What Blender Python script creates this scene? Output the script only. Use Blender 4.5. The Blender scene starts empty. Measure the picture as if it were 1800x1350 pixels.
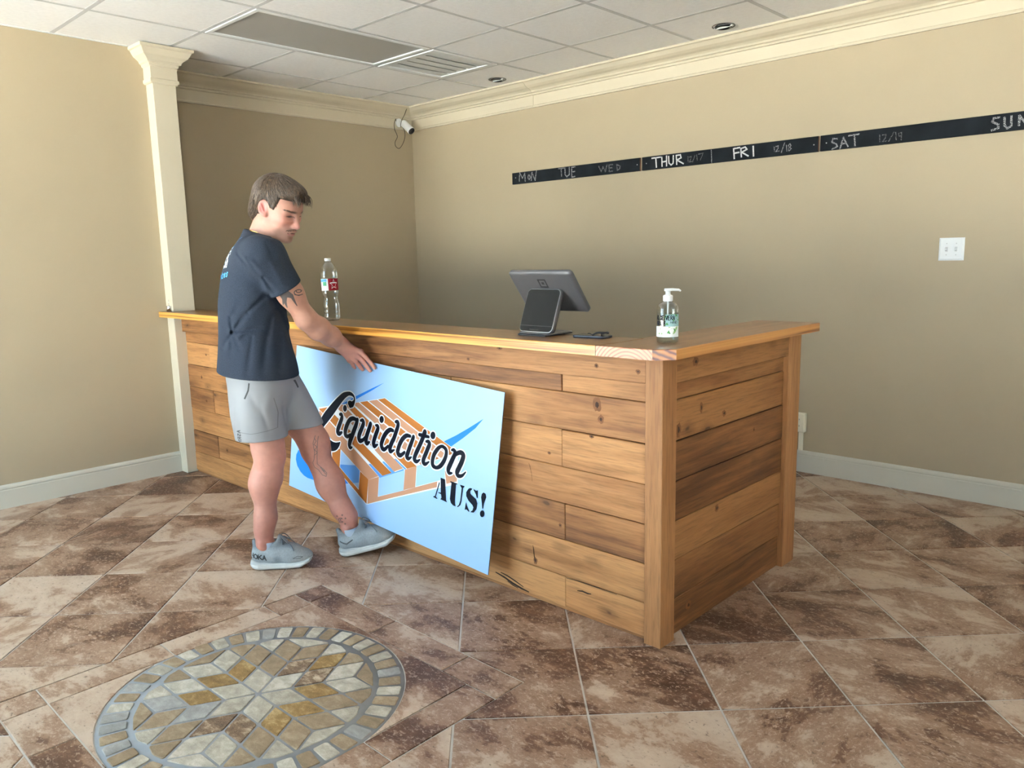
# Reception counter in an empty shop: man hoisting a sign with his foot. Blender 4.5
import bpy, math, random
import numpy as np
from mathutils import Vector, Matrix

random.seed(7)
SC = bpy.context.scene
COL = SC.collection
PI = math.pi

# ---------------------------------------------------------------- camera
def cam_axes(yaw, pitch, roll):
    cy, sy, cp, sp = math.cos(yaw), math.sin(yaw), math.cos(pitch), math.sin(pitch)
    d = Vector((cy * cp, sy * cp, sp)); r = Vector((sy, -cy, 0)); u = r.cross(d)
    c, s = math.cos(roll), math.sin(roll)
    return c * r + s * u, c * u - s * r, d
CAM = Vector((1.396, -2.1873, 1.3679))
_r, _u, _d = cam_axes(2.3321, -0.1616, -0.0217)
cam = bpy.data.objects.new('camera', bpy.data.cameras.new('camera'))
COL.objects.link(cam)
cam.matrix_world = Matrix(((_r.x, _u.x, -_d.x, CAM.x), (_r.y, _u.y, -_d.y, CAM.y), (_r.z, _u.z, -_d.z, CAM.z), (0, 0, 0, 1)))
cam.data.sensor_width = 36.0; cam.data.sensor_fit = 'HORIZONTAL'
cam.data.lens = 36.0 * 1373.5 / 1800.0
cam.data.clip_start = 0.05
SC.camera = cam

# ---------------------------------------------------------------- light
SC.view_settings.view_transform = 'Standard'
SC.view_settings.look = 'None'
SC.view_settings.gamma = 1.0
SC.view_settings.use_curve_mapping = False
SC.view_settings.exposure = 1.0
SC.cycles.max_bounces = 8; SC.cycles.diffuse_bounces = 5; SC.cycles.transparent_max_bounces = 12
SC.cycles.caustics_reflective = False; SC.cycles.caustics_refractive = False
w = bpy.data.worlds.new('sky'); SC.world = w; w.use_nodes = True
bg = w.node_tree.nodes['Background']
bg.inputs[0].default_value = (0.60, 0.80, 1.0, 1); bg.inputs[1].default_value = 5.0
sun = bpy.data.objects.new('sun', bpy.data.lights.new('sun', 'SUN')); COL.objects.link(sun)
sun.data.energy = 122.0; sun.data.angle = 0.01; sun.data.color = (1.0, 0.98, 0.95)
sun.rotation_euler = Vector((-0.30, -0.55, -0.80)).to_track_quat('-Z', 'Y').to_euler()

# ---------------------------------------------------------------- helpers
def new_obj(name, mesh, parent=None, loc=None, rot=None):
    o = bpy.data.objects.new(name, mesh); COL.objects.link(o)
    if parent is not None: o.parent = parent
    if loc is not None: o.location = loc
    if rot is not None: o.rotation_euler = rot
    return o
def empty(name, loc=(0, 0, 0), rot=(0, 0, 0)):
    o = bpy.data.objects.new(name, None); COL.objects.link(o); o.location = loc; o.rotation_euler = rot
    o.empty_display_size = 0.1
    return o
def tag(o, label=None, cat=None, group=None, kind=None):
    if label: o['label'] = label
    if cat: o['category'] = cat
    if group: o['group'] = group
    if kind: o['kind'] = kind
    return o

class MB:
    """collects polygons of one mesh"""
    def __init__(s): s.v = []; s.f = []; s.m = []; s.sm = []
    def add(s, vs, fs, mi=0, smooth=False):
        b = len(s.v); s.v += [tuple(p) for p in vs]
        for f in fs:
            s.f.append([i + b for i in f]); s.m.append(mi); s.sm.append(smooth)
        return s
    def box(s, a, b, bev=0.0, mi=0):
        x0, y0, z0 = a; x1, y1, z1 = b
        if bev <= 0:
            vs = [(x0, y0, z0), (x1, y0, z0), (x1, y1, z0), (x0, y1, z0), (x0, y0, z1), (x1, y0, z1), (x1, y1, z1), (x0, y1, z1)]
            return s.add(vs, [(3, 2, 1, 0), (4, 5, 6, 7), (0, 1, 5, 4), (1, 2, 6, 5), (2, 3, 7, 6), (3, 0, 4, 7)], mi)
        e = min(bev, (x1 - x0) * .45, (y1 - y0) * .45, (z1 - z0) * .45)
        vs = []; idx = {}
        for i, (xs, xe) in enumerate(((x0, 1), (x1, -1))):
            for j, (ys, ye) in enumerate(((y0, 1), (y1, -1))):
                for k, (zs, ze) in enumerate(((z0, 1), (z1, -1))):
                    for ax in range(3):
                        p = [xs + e * xe, ys + e * ye, zs + e * ze]; p[ax] = (xs, ys, zs)[ax]
                        idx[i, j, k, ax] = len(vs); vs.append(p)
        F = []
        for ax in range(3):
            o1, o2 = [a for a in range(3) if a != ax]
            for sd in (0, 1):
                def key(p, q):
                    t = [0, 0, 0]; t[ax] = sd; t[o1] = p; t[o2] = q; return idx[t[0], t[1], t[2], ax]
                F.append([key(0, 0), key(1, 0), key(1, 1), key(0, 1)])
        for ax in range(3):
            o1, o2 = [a for a in range(3) if a != ax]
            for p in (0, 1):
                for q in (0, 1):
                    def key(t, fa):
                        r = [0, 0, 0]; r[ax] = t; r[o1] = p; r[o2] = q; return idx[r[0], r[1], r[2], fa]
                    F.append([key(0, o1), key(1, o1), key(1, o2), key(0, o2)])
        for i in (0, 1):
            for j in (0, 1):
                for k in (0, 1): F.append([idx[i, j, k, 0], idx[i, j, k, 1], idx[i, j, k, 2]])
        c = Vector(((x0 + x1) / 2, (y0 + y1) / 2, (z0 + z1) / 2))
        G = []
        for f in F:
            P = [Vector(vs[i]) for i in f]
            n = (P[1] - P[0]).cross(P[2] - P[0]); m = sum(P, Vector()) / len(P) - c
            G.append(f if n.dot(m) > 0 else f[::-1])
        return s.add(vs, G, mi)
    def prism(s, poly, z0, z1, mi=0, frame=None):
        """polygon (ccw) extruded z0..z1; frame maps (x,y,z)->point"""
        fr = frame or (lambda x, y, z: (x, y, z))
        n = len(poly)
        area = sum(poly[i][0] * poly[(i + 1) % n][1] - poly[(i + 1) % n][0] * poly[i][1] for i in range(n))
        if area < 0: poly = poly[::-1]
        vs = [fr(p[0], p[1], z0) for p in poly] + [fr(p[0], p[1], z1) for p in poly]
        fs = [list(range(n))[::-1], list(range(n, 2 * n))] + [[i, (i + 1) % n, n + (i + 1) % n, n + i] for i in range(n)]
        return s.add(vs, fs, mi)
    def loft(s, rings, cap=(True, True), mi=0, smooth=True, closed=True):
        n = len(rings[0]); vs = [p for r in rings for p in r]; fs = []
        for k in range(len(rings) - 1):
            for i in range(n if closed else n - 1):
                j = (i + 1) % n
                fs.append([k * n + i, k * n + j, (k + 1) * n + j, (k + 1) * n + i])
        s.add(vs, fs, mi, smooth)
        b = len(s.v) - len(vs)
        if cap[0]: s.f.append([b + i for i in range(n)][::-1]); s.m.append(mi); s.sm.append(False)
        if cap[1]: s.f.append([b + (len(rings) - 1) * n + i for i in range(n)]); s.m.append(mi); s.sm.append(False)
        return s
    def lathe(s, prof, n=32, c=(0, 0, 0), mi=0, cap=(False, False), smooth=True):
        R = [[(c[0] + r * math.cos(2 * PI * i / n), c[1] + r * math.sin(2 * PI * i / n), c[2] + z) for i in range(n)] for r, z in prof]
        return s.loft(R, cap, mi, smooth)
    def tube(s, pts, r, n=10, mi=0, cap=(True, True)):
        P = [Vector(p) for p in pts]; rings = []; prev = None
        rr = r if isinstance(r, (list, tuple)) else [r] * len(P)
        for i, p in enumerate(P):
            t = (P[min(i + 1, len(P) - 1)] - P[max(i - 1, 0)]).normalized()
            if prev is None:
                a = Vector((0, 0, 1)) if abs(t.z) < .9 else Vector((1, 0, 0))
                u = t.cross(a).normalized()
            else:
                u = (prev - t * prev.dot(t)).normalized()
            prev = u; v = t.cross(u)
            rings.append([p + (u * math.cos(2 * PI * k / n) + v * math.sin(2 * PI * k / n)) * rr[i] for k in range(n)])
        return s.loft(rings, cap, mi)
    def mesh(s, name, *mats):
        me = bpy.data.meshes.new(name)
        me.from_pydata([tuple(p) for p in s.v], [], s.f)
        for m in mats: me.materials.append(m)
        me.polygons.foreach_set('material_index', s.m); me.polygons.foreach_set('use_smooth', s.sm)
        me.update(); return me
    def build(s, name, mats, parent=None, loc=None, rot=None):
        if not isinstance(mats, (list, tuple)): mats = [mats]
        return new_obj(name, s.mesh(name, *mats), parent, loc, rot)

def clip(poly, nx, ny, c):
    """keep the side nx*x+ny*y<=c of a convex polygon"""
    out = []
    for i in range(len(poly)):
        a, b = poly[i], poly[(i + 1) % len(poly)]
        da, db = nx * a[0] + ny * a[1] - c, nx * b[0] + ny * b[1] - c
        if da <= 0: out.append(a)
        if da * db < 0:
            t = da / (da - db); out.append((a[0] + t * (b[0] - a[0]), a[1] + t * (b[1] - a[1])))
    return out
def smooth_path(pts, k=6, closed=False):
    P = [Vector(p) for p in pts]; n = len(P); out = []
    for i in range(n if closed else n - 1):
        g = (lambda j: P[j % n]) if closed else (lambda j: P[min(max(j, 0), n - 1)])
        a, b, c, d = g(i - 1), g(i), g(i + 1), g(i + 2)
        for q in range(k):
            t = q / k
            out.append(.5 * ((2 * b) + (c - a) * t + (2 * a - 5 * b + 4 * c - d) * t * t + (3 * b - a - 3 * c + d) * t ** 3))
    if not closed: out.append(P[-1])
    return out

# ---------------------------------------------------------------- materials
def nodes(name):
    m = bpy.data.materials.new(name); m.use_nodes = True
    nt = m.node_tree; return m, nt, nt.nodes['Principled BSDF']
def N(nt, t, **kw):
    n = nt.nodes.new('ShaderNode' + t)
    for k, v in kw.items():
        if k.startswith('i_'):
            key = k[2:]; key = int(key) if key.isdigit() else key.replace('_', ' ')
            n.inputs[key].default_value = v
        else: setattr(n, k, v)
    return n
def ramp(nt, stops, interp='LINEAR'):
    r = nt.nodes.new('ShaderNodeValToRGB'); cr = r.color_ramp; cr.interpolation = interp
    while len(cr.elements) < len(stops): cr.elements.new(0.5)
    for e, (p, c) in zip(cr.elements, stops):
        e.position = p; e.color = (*c, 1) if len(c) == 3 else c
    return r
def mixc(nt, fac, a, b, blend='MIX'):
    m = nt.nodes.new('ShaderNodeMix'); m.data_type = 'RGBA'; m.blend_type = blend
    for s, v in ((0, fac), (6, a), (7, b)):
        if hasattr(v, 'is_output'): nt.links.new(v, m.inputs[s])
        else: m.inputs[s].default_value = v if s == 0 else (*v, 1)
    return m.outputs[2]
def plain(name, col, rough=.5, noise=.0, nscale=8, bump=0., metal=0., spec=.5, **kw):
    m, nt, b = nodes(name)
    b.inputs['Roughness'].default_value = rough; b.inputs['Metallic'].default_value = metal
    b.inputs['Specular IOR Level'].default_value = spec
    tc = N(nt, 'TexCoord')
    if noise > 0:
        nz = N(nt, 'TexNoise', i_Scale=nscale, i_Detail=4.0); nt.links.new(tc.outputs['Object'], nz.inputs['Vector'])
        rp = ramp(nt, [(.25, tuple(c * (1 - noise) for c in col)), (.75, tuple(min(1, c * (1 + noise)) for c in col))])
        nt.links.new(nz.outputs['Fac'], rp.inputs[0]); nt.links.new(rp.outputs[0], b.inputs['Base Color'])
    else: b.inputs['Base Color'].default_value = (*col, 1)
    if bump > 0:
        n2 = N(nt, 'TexNoise', i_Scale=kw.get('bscale', 120.0), i_Detail=3.0); nt.links.new(tc.outputs['Object'], n2.inputs['Vector'])
        bp = N(nt, 'Bump', i_Strength=bump, i_Distance=kw.get('bdist', .002)); nt.links.new(n2.outputs['Fac'], bp.inputs['Height'])
        nt.links.new(bp.outputs[0], b.inputs['Normal'])
    return m
def obj_coords(nt, scale, rand=37.0, rotz=False):
    """object coordinates, shifted by a per-object random amount"""
    tc = N(nt, 'TexCoord'); oi = N(nt, 'ObjectInfo')
    mu = N(nt, 'Math', operation='MULTIPLY', i_1=rand); nt.links.new(oi.outputs['Random'], mu.inputs[0])
    cb = N(nt, 'CombineXYZ')
    for i in range(3): nt.links.new(mu.outputs[0], cb.inputs[i])
    ad = N(nt, 'VectorMath', operation='ADD'); nt.links.new(tc.outputs['Object'], ad.inputs[0]); nt.links.new(cb.outputs[0], ad.inputs[1])
    mp = N(nt, 'Mapping'); mp.inputs['Scale'].default_value = scale
    nt.links.new(ad.outputs[0], mp.inputs['Vector'])
    return mp.outputs[0], oi.outputs['Random'], ad.outputs[0]
def wood(name, axis, light, mid, dark, rough=.6, grain=1.0, knots=True, spread=.35, bump=.25, coat=0.):
    m, nt, b = nodes(name)
    sc = [26., 26., 26.]; sc[axis] = 1.6
    vec, rnd, raw = obj_coords(nt, sc)
    n1 = N(nt, 'TexNoise', i_Scale=1.0, i_Detail=5.0, i_Roughness=.6, i_Distortion=.6); nt.links.new(vec, n1.inputs['Vector'])
    sc2 = [5., 5., 5.]; sc2[axis] = 1.1
    mp = N(nt, 'Mapping'); mp.inputs['Scale'].default_value = sc2; nt.links.new(raw, mp.inputs['Vector'])
    n2 = N(nt, 'TexNoise', i_Scale=1.0, i_Detail=3.0, i_Distortion=.4); nt.links.new(mp.outputs[0], n2.inputs['Vector'])
    f = N(nt, 'Math', operation='MULTIPLY_ADD', i_1=.62 * grain); nt.links.new(n1.outputs['Fac'], f.inputs[0])
    s2 = N(nt, 'Math', operation='MULTIPLY', i_1=.55); nt.links.new(n2.outputs['Fac'], s2.inputs[0]); nt.links.new(s2.outputs[0], f.inputs[2])
    rr = N(nt, 'Math', operation='MULTIPLY_ADD', i_1=spread, i_2=-spread / 2); nt.links.new(rnd, rr.inputs[0])
    ad = N(nt, 'Math', operation='ADD'); nt.links.new(f.outputs[0], ad.inputs[0]); nt.links.new(rr.outputs[0], ad.inputs[1])
    rp = ramp(nt, [(.34, dark), (.52, mid), (.72, light)]); nt.links.new(ad.outputs[0], rp.inputs[0])
    sc3 = [150., 150., 150.]; sc3[axis] = 9.
    m3 = N(nt, 'Mapping'); m3.inputs['Scale'].default_value = sc3; nt.links.new(raw, m3.inputs['Vector'])
    n3 = N(nt, 'TexNoise', i_Scale=1.0, i_Detail=3.0, i_Roughness=.65); nt.links.new(m3.outputs[0], n3.inputs['Vector'])
    r3 = ramp(nt, [(.30, (.62,) * 3), (.5, (.98,) * 3), (.75, (1.12,) * 3)]); nt.links.new(n3.outputs['Fac'], r3.inputs[0])
    col = mixc(nt, .8 * grain, rp.outputs[0], r3.outputs[0], 'MULTIPLY')
    if knots:
        sk = [6.5, 6.5, 6.5]; sk[axis] = 3.4
        mk = N(nt, 'Mapping'); mk.inputs['Scale'].default_value = sk; nt.links.new(raw, mk.inputs['Vector'])
        dn = N(nt, 'TexNoise', i_Scale=3.0, i_Detail=2.0); nt.links.new(mk.outputs[0], dn.inputs['Vector'])
        dv = N(nt, 'VectorMath', operation='MULTIPLY_ADD'); dv.inputs[1].default_value = (.12,) * 3
        nt.links.new(dn.outputs['Color'], dv.inputs[0]); nt.links.new(mk.outputs[0], dv.inputs[2])
        vo = N(nt, 'TexVoronoi', i_Scale=1.0, i_Randomness=1.0); nt.links.new(dv.outputs[0], vo.inputs['Vector'])
        kr = ramp(nt, [(.0, (.8,) * 3), (.05, (.9,) * 3), (.075, (.4,) * 3), (.11, (.32,) * 3), (.20, (0,) * 3)]); nt.links.new(vo.outputs['Distance'], kr.inputs[0])
        col = mixc(nt, kr.outputs[0], col, tuple(c * .45 for c in dark))
    nt.links.new(col, b.inputs['Base Color'])
    b.inputs['Roughness'].default_value = rough
    b.inputs['Coat Weight'].default_value = coat; b.inputs['Coat Roughness'].default_value = .12
    if bump:
        bp = N(nt, 'Bump', i_Strength=bump, i_Distance=.004); nt.links.new(n1.outputs['Fac'], bp.inputs['Height']); nt.links.new(bp.outputs[0], b.inputs['Normal'])
    return m
def stone(name, stops, scale=6., rough=.46, speck=(.9, .84, .76), speckf=.35, dark=(.06, .04, .03), rot=True):
    """travertine-look porcelain: blotches with ragged edges, pale specks and dark pits, shifted per tile"""
    m, nt, b = nodes(name)
    vec, rnd, raw = obj_coords(nt, (1, 1, 1), 53.0)
    mp = N(nt, 'Mapping'); nt.links.new(raw, mp.inputs['Vector']); mp.inputs['Scale'].default_value = (1, 1.5, 1)
    n1 = N(nt, 'TexNoise', i_Scale=scale * .5, i_Detail=9.0, i_Roughness=.66, i_Distortion=.35); nt.links.new(mp.outputs[0], n1.inputs['Vector'])
    rr = N(nt, 'Math', operation='MULTIPLY_ADD', i_1=.15, i_2=-.075); nt.links.new(rnd, rr.inputs[0])
    ad = N(nt, 'Math', operation='ADD'); nt.links.new(n1.outputs['Fac'], ad.inputs[0]); nt.links.new(rr.outputs[0], ad.inputs[1])
    rp = ramp(nt, stops); nt.links.new(ad.outputs[0], rp.inputs[0])
    n2 = N(nt, 'TexNoise', i_Scale=scale * 10, i_Detail=7.0, i_Roughness=.72, i_Distortion=.8); nt.links.new(mp.outputs[0], n2.inputs['Vector'])
    r2 = ramp(nt, [(.54, (0,) * 3), (.60, (1,) * 3)]); nt.links.new(n2.outputs['Fac'], r2.inputs[0])
    s = N(nt, 'Math', operation='MULTIPLY', i_1=speckf); nt.links.new(r2.outputs[0], s.inputs[0])
    c = mixc(nt, s.outputs[0], rp.outputs[0], speck)
    r3 = ramp(nt, [(.34, (1,) * 3), (.42, (0,) * 3)]); nt.links.new(n2.outputs['Fac'], r3.inputs[0])
    s3 = N(nt, 'Math', operation='MULTIPLY', i_1=.7); nt.links.new(r3.outputs[0], s3.inputs[0])
    c = mixc(nt, s3.outputs[0], c, dark)
    nt.links.new(c, b.inputs['Base Color']); b.inputs['Roughness'].default_value = rough; b.inputs['Specular IOR Level'].default_value = .35
    bp = N(nt, 'Bump', i_Strength=.25, i_Distance=.003); nt.links.new(n2.outputs['Fac'], bp.inputs['Height']); nt.links.new(bp.outputs[0], b.inputs['Normal'])
    return m
def glassy(name, col=(1, 1, 1), alpha=.25, rough=.05):
    m, nt, b = nodes(name)
    b.inputs['Base Color'].default_value = (*col, 1); b.inputs['Roughness'].default_value = rough
    tr = N(nt, 'BsdfTransparent'); tr.inputs[0].default_value = (*col, 1)
    gl = N(nt, 'BsdfGlossy', i_Roughness=rough)
    lw = N(nt, 'LayerWeight', i_Blend=alpha)
    mx = N(nt, 'MixShader'); nt.links.new(lw.outputs['Facing'], mx.inputs[0]); nt.links.new(tr.outputs[0], mx.inputs[1]); nt.links.new(gl.outputs[0], mx.inputs[2])
    nt.links.new(mx.outputs[0], nt.nodes['Material Output'].inputs[0])
    return m
M = {}
M['wall'] = plain('wall_paint', (.375, .308, .205), .62, .03, 1.5, .12, bscale=160., bdist=.0008)
M['trim'] = plain('trim_paint', (.56, .50, .38), .5, .02, 3, spec=.25)
M['base'] = plain('baseboard_paint', (.52, .50, .42), .45, .03, 3, spec=.3)
M['ceil'] = plain('ceiling_tile', (.95, .95, .95), .9, .04, 40, .5, bscale=260., bdist=.003)
M['grid'] = plain('ceiling_grid', (.58, .58, .58), .9, spec=.1)
M['white'] = plain('white_plastic', (.80, .82, .82), .45, spec=.3)
M['ivory'] = plain('ivory_plastic', (.70, .65, .50), .4)
M['black'] = plain('black_plastic', (.012, .012, .013), .35)
M['dark'] = plain('dark_void', (.01, .01, .01), .8)
M['grout'] = plain('floor_grout', (.54, .53, .51), .85, .10, 12)
M['mgrout'] = plain('mosaic_grout', (.255, .265, .275), .9, .08, 20, spec=.15)
M['tile'] = stone('floor_tile', [(.34, (.080, .037, .020)), (.43, (.145, .073, .041)), (.452, (.235, .143, .092)), (.53, (.295, .194, .132)), (.56, (.40, .30, .225)), (.68, (.47, .375, .295))], speck=(.48, .38, .305), speckf=.55, dark=(.045, .025, .016))
M['lens'] = plain('light_diffuser', (.38, .375, .355), .35, .02, 3)
M['chrome'] = plain('chrome', (.75, .75, .77), .15, metal=1.)
M['glass'] = glassy('window_glass', (.97, .99, .98), .06, .02)
M['frame'] = plain('window_frame', (.25, .25, .26), .4)
M['concrete'] = plain('sunlit_pavement', (.50, .48, .45), .9, .1, 1)
# ---------------------------------------------------------------- room shell
ZC = 2.6746; YW = 2.4916; XA = -4.2312; XL = -3.72; YF = -3.5; XR = 6.2; YN = 0.10
def slab(name, a, b, m): return tag(MB().box(a, b).build(name, m), kind='structure')
slab('wall_right', (XA - .12, YW, -.02), (XR + .12, YW + .12, ZC + .1), M['wall'])
slab('wall_alcove', (XA - .12, YN - .12, -.02), (XA, YW, ZC + .1), M['wall'])
slab('wall_return', (XA, YN - .12, -.02), (XL - .0, YN, ZC + .1), M['wall'])
slab('wall_left', (XL - .12, YF, -.02), (XL, YN - .12, ZC + .1), M['wall'])
slab('wall_far', (XR, YF, -.02), (XR + .12, YW, ZC + .1), M['wall'])
slab('ground_outside', (-30, -40, -.2), (30, YF - .12, -.12), M['concrete'])
slab('roof_sun_block', (XA - .12, YF - .12, ZC + .12), (XR + .12, YW + .12, ZC + .3), M['frame'])  # unseen slab added over the ceiling to keep the sun out
# shop front with windows (behind the camera)
WIN = [(XL + .06, -2.30), (-2.30, -.85), (2.70, 4.40), (4.40, XR - .08)]
wf = MB().box((XL - .12, YF - .12, -.02), (XR + .12, YF, .10)).box((XL - .12, YF - .12, 2.56), (XR + .12, YF, ZC + .1))
for a, b in ((XL - .12, XL + .06), (-.85, 2.70), (XR - .08, XR + .12)): wf.box((a, YF - .12, .10), (b, YF, 2.56))
tag(wf.build('wall_front', M['wall']), kind='structure')
for k, (a, b) in enumerate(WIN):
    fr = MB().box((a, YF - .09, .10), (a + .03, YF - .03, 2.56)).box((b - .03, YF - .09, .10), (b, YF - .03, 2.56)).box((a, YF - .09, .10), (b, YF - .03, .14)).box((a, YF - .09, 2.52), (b, YF - .03, 2.56))
    o = tag(fr.build('window_%d' % (k + 1), M['frame']), kind='structure')
    MB().box((a + .03, YF - .063, .14), (b - .03, YF - .057, 2.52)).build('pane', M['glass'], o)
    pl = bpy.data.lights.new('window_portal', 'AREA'); pl.shape = 'RECTANGLE'; pl.size = b - a; pl.size_y = 2.44; pl.cycles.is_portal = True
    po = new_obj('window_portal', pl, None, ((a + b) / 2, YF - .02, 1.33)); po.rotation_euler = Vector((0, 1, 0)).to_track_quat('-Z', 'Y').to_euler()

# ---------------------------------------------------------------- floor: grout bed, tiles laid on the diagonal, cut round the medallion
floor = tag(MB().box((XA, YF, -.12), (XR, YW, -.004)).build('floor', M['grout']), kind='structure')
TS = .405; TX, TY = .0521, .097; GAP = .0035
SQ = (-1.39, -.217, -1.69, -.47)   # the square the medallion is let into
def wpt(a, b):
    c = math.sqrt(.5); return (TX + (a - b) * c * TS, TY + (a + b) * c * TS)
def seen(x, y, z=0., mx=1.06):
    v = Vector((x, y, z)) - CAM; d = v.dot(_d)
    if d < .2: return False
    return abs(v.dot(_r) / d) < 900 / 1373.5 * mx and abs(v.dot(_u) / d) < 675 / 1373.5 * mx
h = TS / 2 - GAP
def tile_mesh(name, polys, c, bevel=True):
    mb = MB()
    for poly in polys:
        n = len(poly)
        area = sum(poly[i][0] * poly[(i + 1) % n][1] - poly[(i + 1) % n][0] * poly[i][1] for i in range(n))
        if area < 0: poly = poly[::-1]
        P = [(p[0] - c[0], p[1] - c[1]) for p in poly]
        if bevel:
            cx = sum(p[0] for p in P) / n; cy = sum(p[1] for p in P) / n
            Q = []
            for p in P:
                l = math.hypot(p[0] - cx, p[1] - cy); t = 1 - min(.0035 / max(l, .001), .3)
                Q.append((cx + (p[0] - cx) * t, cy + (p[1] - cy) * t))
            vs = [(*p, -.006) for p in P] + [(*p, -.0015) for p in P] + [(*p, 0.) for p in Q]
            fs = [list(range(2 * n, 3 * n))]
            for a in (0, n): fs += [[a + i, a + (i + 1) % n, a + n + (i + 1) % n, a + n + i] for i in range(n)]
            mb.add(vs, fs)
        else: mb.prism(P, -.006, 0.)
    return mb.mesh(name, M['tile'])
full = tile_mesh('tile', [[(-h * 1.41421, 0), (0, -h * 1.41421), (h * 1.41421, 0), (0, h * 1.41421)]], (0, 0))
far_mb = MB()
lim = ((-1, 0, -(XA + .0)), (1, 0, XR), (0, -1, -YF), (0, 1, YW))
g = .0035
for i in range(-24, 24):
    for j in range(-24, 24):
        cx, cy = wpt(i + .5, j + .5)
        if not (XA - .3 < cx < XR + .3 and YF - .3 < cy < YW + .3): continue
        if cx < XL - .35 and cy < 0: continue
        d = h * math.sqrt(2)
        poly = [(cx - d, cy), (cx, cy - d), (cx + d, cy), (cx, cy + d)]
        cut = False
        for nx, ny, c in lim:
            q = clip(poly, nx, ny, c)
            cut |= len(q) != len(poly) or any(a != b for a, b in zip(q, poly)); poly = q
            if len(poly) < 3: break
        if len(poly) < 3: continue
        if cx + d > SQ[0] - g and cx - d < SQ[1] + g and cy + d > SQ[2] - g and cy - d < SQ[3] + g:
            rest = poly; pieces = []
            for nx, ny, c in ((1, 0, SQ[0] - g), (-1, 0, -SQ[1] - g), (0, 1, SQ[2] - g), (0, -1, -SQ[3] - g)):
                p = clip(rest, nx, ny, c)
                if len(p) >= 3: pieces.append(p)
                rest = clip(rest, -nx, -ny, -c)
                if len(rest) < 3: break
            if len(rest) >= 3 and not pieces: continue
            polys = pieces if len(rest) >= 3 else [poly]
            polys = [p for p in polys if abs(sum(p[k][0] * p[(k + 1) % len(p)][1] - p[(k + 1) % len(p)][0] * p[k][1] for k in range(len(p)))) > 2e-4]
            if not polys: continue
            cut = True
        else: polys = [poly]
        vis = any(seen(*p) for q in polys for p in q) or seen(cx, cy)
        if not vis:
            for q in polys: far_mb.prism(q, -.006, 0.)
            continue
        if cut: new_obj('tile', tile_mesh('cut_tile', polys, (cx, cy), len(polys) == 1), floor, (cx, cy, 0))
        else:
            o = new_obj('tile', full, floor, (cx, cy, 0)); o.rotation_euler.z = random.randrange(4) * PI / 2
tag(far_mb.build('tile_field', M['tile'], floor), kind='stuff')
# strips framing the medallion, and the four cut corners
MC = Vector((-.81, -1.085)); R_IN, R_OUT = .372, .467
X0, X1, Y0, Y1 = SQ; x0, x1, y0, y1 = -1.26, -.347, -1.56, -.60
def strip(xa, ya, xb, yb):
    e = .0025; p = [(xa + e, ya + e), (xb - e, ya + e), (xb - e, yb - e), (xa + e, yb - e)]
    c = ((xa + xb) / 2, (ya + yb) / 2)
    new_obj('tile', tile_mesh('border_tile', [p], c), floor, (*c, 0))
for a, b in ((X0, -1.28), (-1.28, -.88), (-.88, -.473), (-.473, X1)): strip(a, y1, b, Y1)
for a, b in ((y1, -.742), (-.742, -1.155), (-1.155, y0)): strip(X0, b, x0, a)
for a, b in ((X0, -1.265), (-1.265, -1.003), (-1.003, -.60), (-.60, X1)): strip(a, Y0, b, y0)
for a, b in ((y1, -1.009), (-1.009, -1.41), (-1.41, y0)): strip(x1, b, X1, a)
def corner(sx, sy):
    hx = (x1 - MC.x) if sx > 0 else (MC.x - x0); hy = (y1 - MC.y) if sy > 0 else (MC.y - y0)
    hx -= .003; hy -= .003; r = R_OUT + .004
    a0 = math.acos(min(1, hx / r)) if hx < r else 0.; a1 = math.asin(min(1, hy / r)) if hy < r else PI / 2
    pts = [(hx, hy)]
    if hx > r: pts.append((hx, 0.))
    pts = []; n = 14
    arc = [(r * math.cos(a0 + (a1 - a0) * k / n), r * math.sin(a0 + (a1 - a0) * k / n)) for k in range(n + 1)]
    fs = []; mb = MB(); P = arc + [(min(hx, r) if a1 >= PI / 2 else arc[-1][0], hy), (hx, hy), (hx, arc[0][1])]
    P = arc + ([(0., hy)] if hy > r else []) + [(hx, hy)] + ([(hx, 0.)] if hx > r else [])
    for k in range(n):   # fan from the outer corner
        tri = [(hx, hy), arc[k], arc[k + 1]]
        T = [(MC.x + sx * p[0], MC.y + sy * p[1]) for p in tri]; fs.append(T)
    if hy > r: fs.append([(MC.x + sx * p[0], MC.y + sy * p[1]) for p in ((hx, hy), arc[-1], (0., hy))])
    if hx > r: fs.append([(MC.x + sx * p[0], MC.y + sy * p[1]) for p in ((hx, hy), (hx, 0.), arc[0])])
    c = (MC.x + sx * hx, MC.y + sy * hy)
    new_obj('tile', tile_mesh('corner_tile', fs, c, False), floor, (*c, 0))
for sx in (-1, 1):
    for sy in (-1, 1): corner(sx, sy)

# the mosaic medallion: sixfold rosette of 60 degree lozenges inside a ring of setts
def mstone(name, c, dk, lt, sp=.45): return stone(name, [(.30, dk), (.52, c), (.68, lt)], 40., .75, lt, sp, tuple(x * .35 for x in dk))
MS = {'w': mstone('mosaic_white', (.40, .365, .295), (.26, .235, .185), (.54, .505, .43)), 't': mstone('mosaic_tan', (.27, .20, .125), (.19, .138, .083), (.36, .285, .19)),
      'g': mstone('mosaic_gold', (.26, .16, .055), (.14, .08, .03), (.46, .34, .17), .45), 'd': mstone('mosaic_brown', (.17, .105, .06), (.08, .05, .03), (.52, .42, .30), .5), 's': mstone('mosaic_grey', (.28, .275, .26), (.21, .205, .19), (.37, .365, .345))}
med = tag(MB().lathe([(0.0001, -.006), (R_OUT, -.006), (R_OUT, -.0025), (.0001, -.0025)], 72).build('mosaic_medallion', M['mgrout'], None, (MC.x, MC.y, 0)),
          'round stone mosaic medallion with lozenge star set into the floor tiles', 'mosaic')
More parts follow.
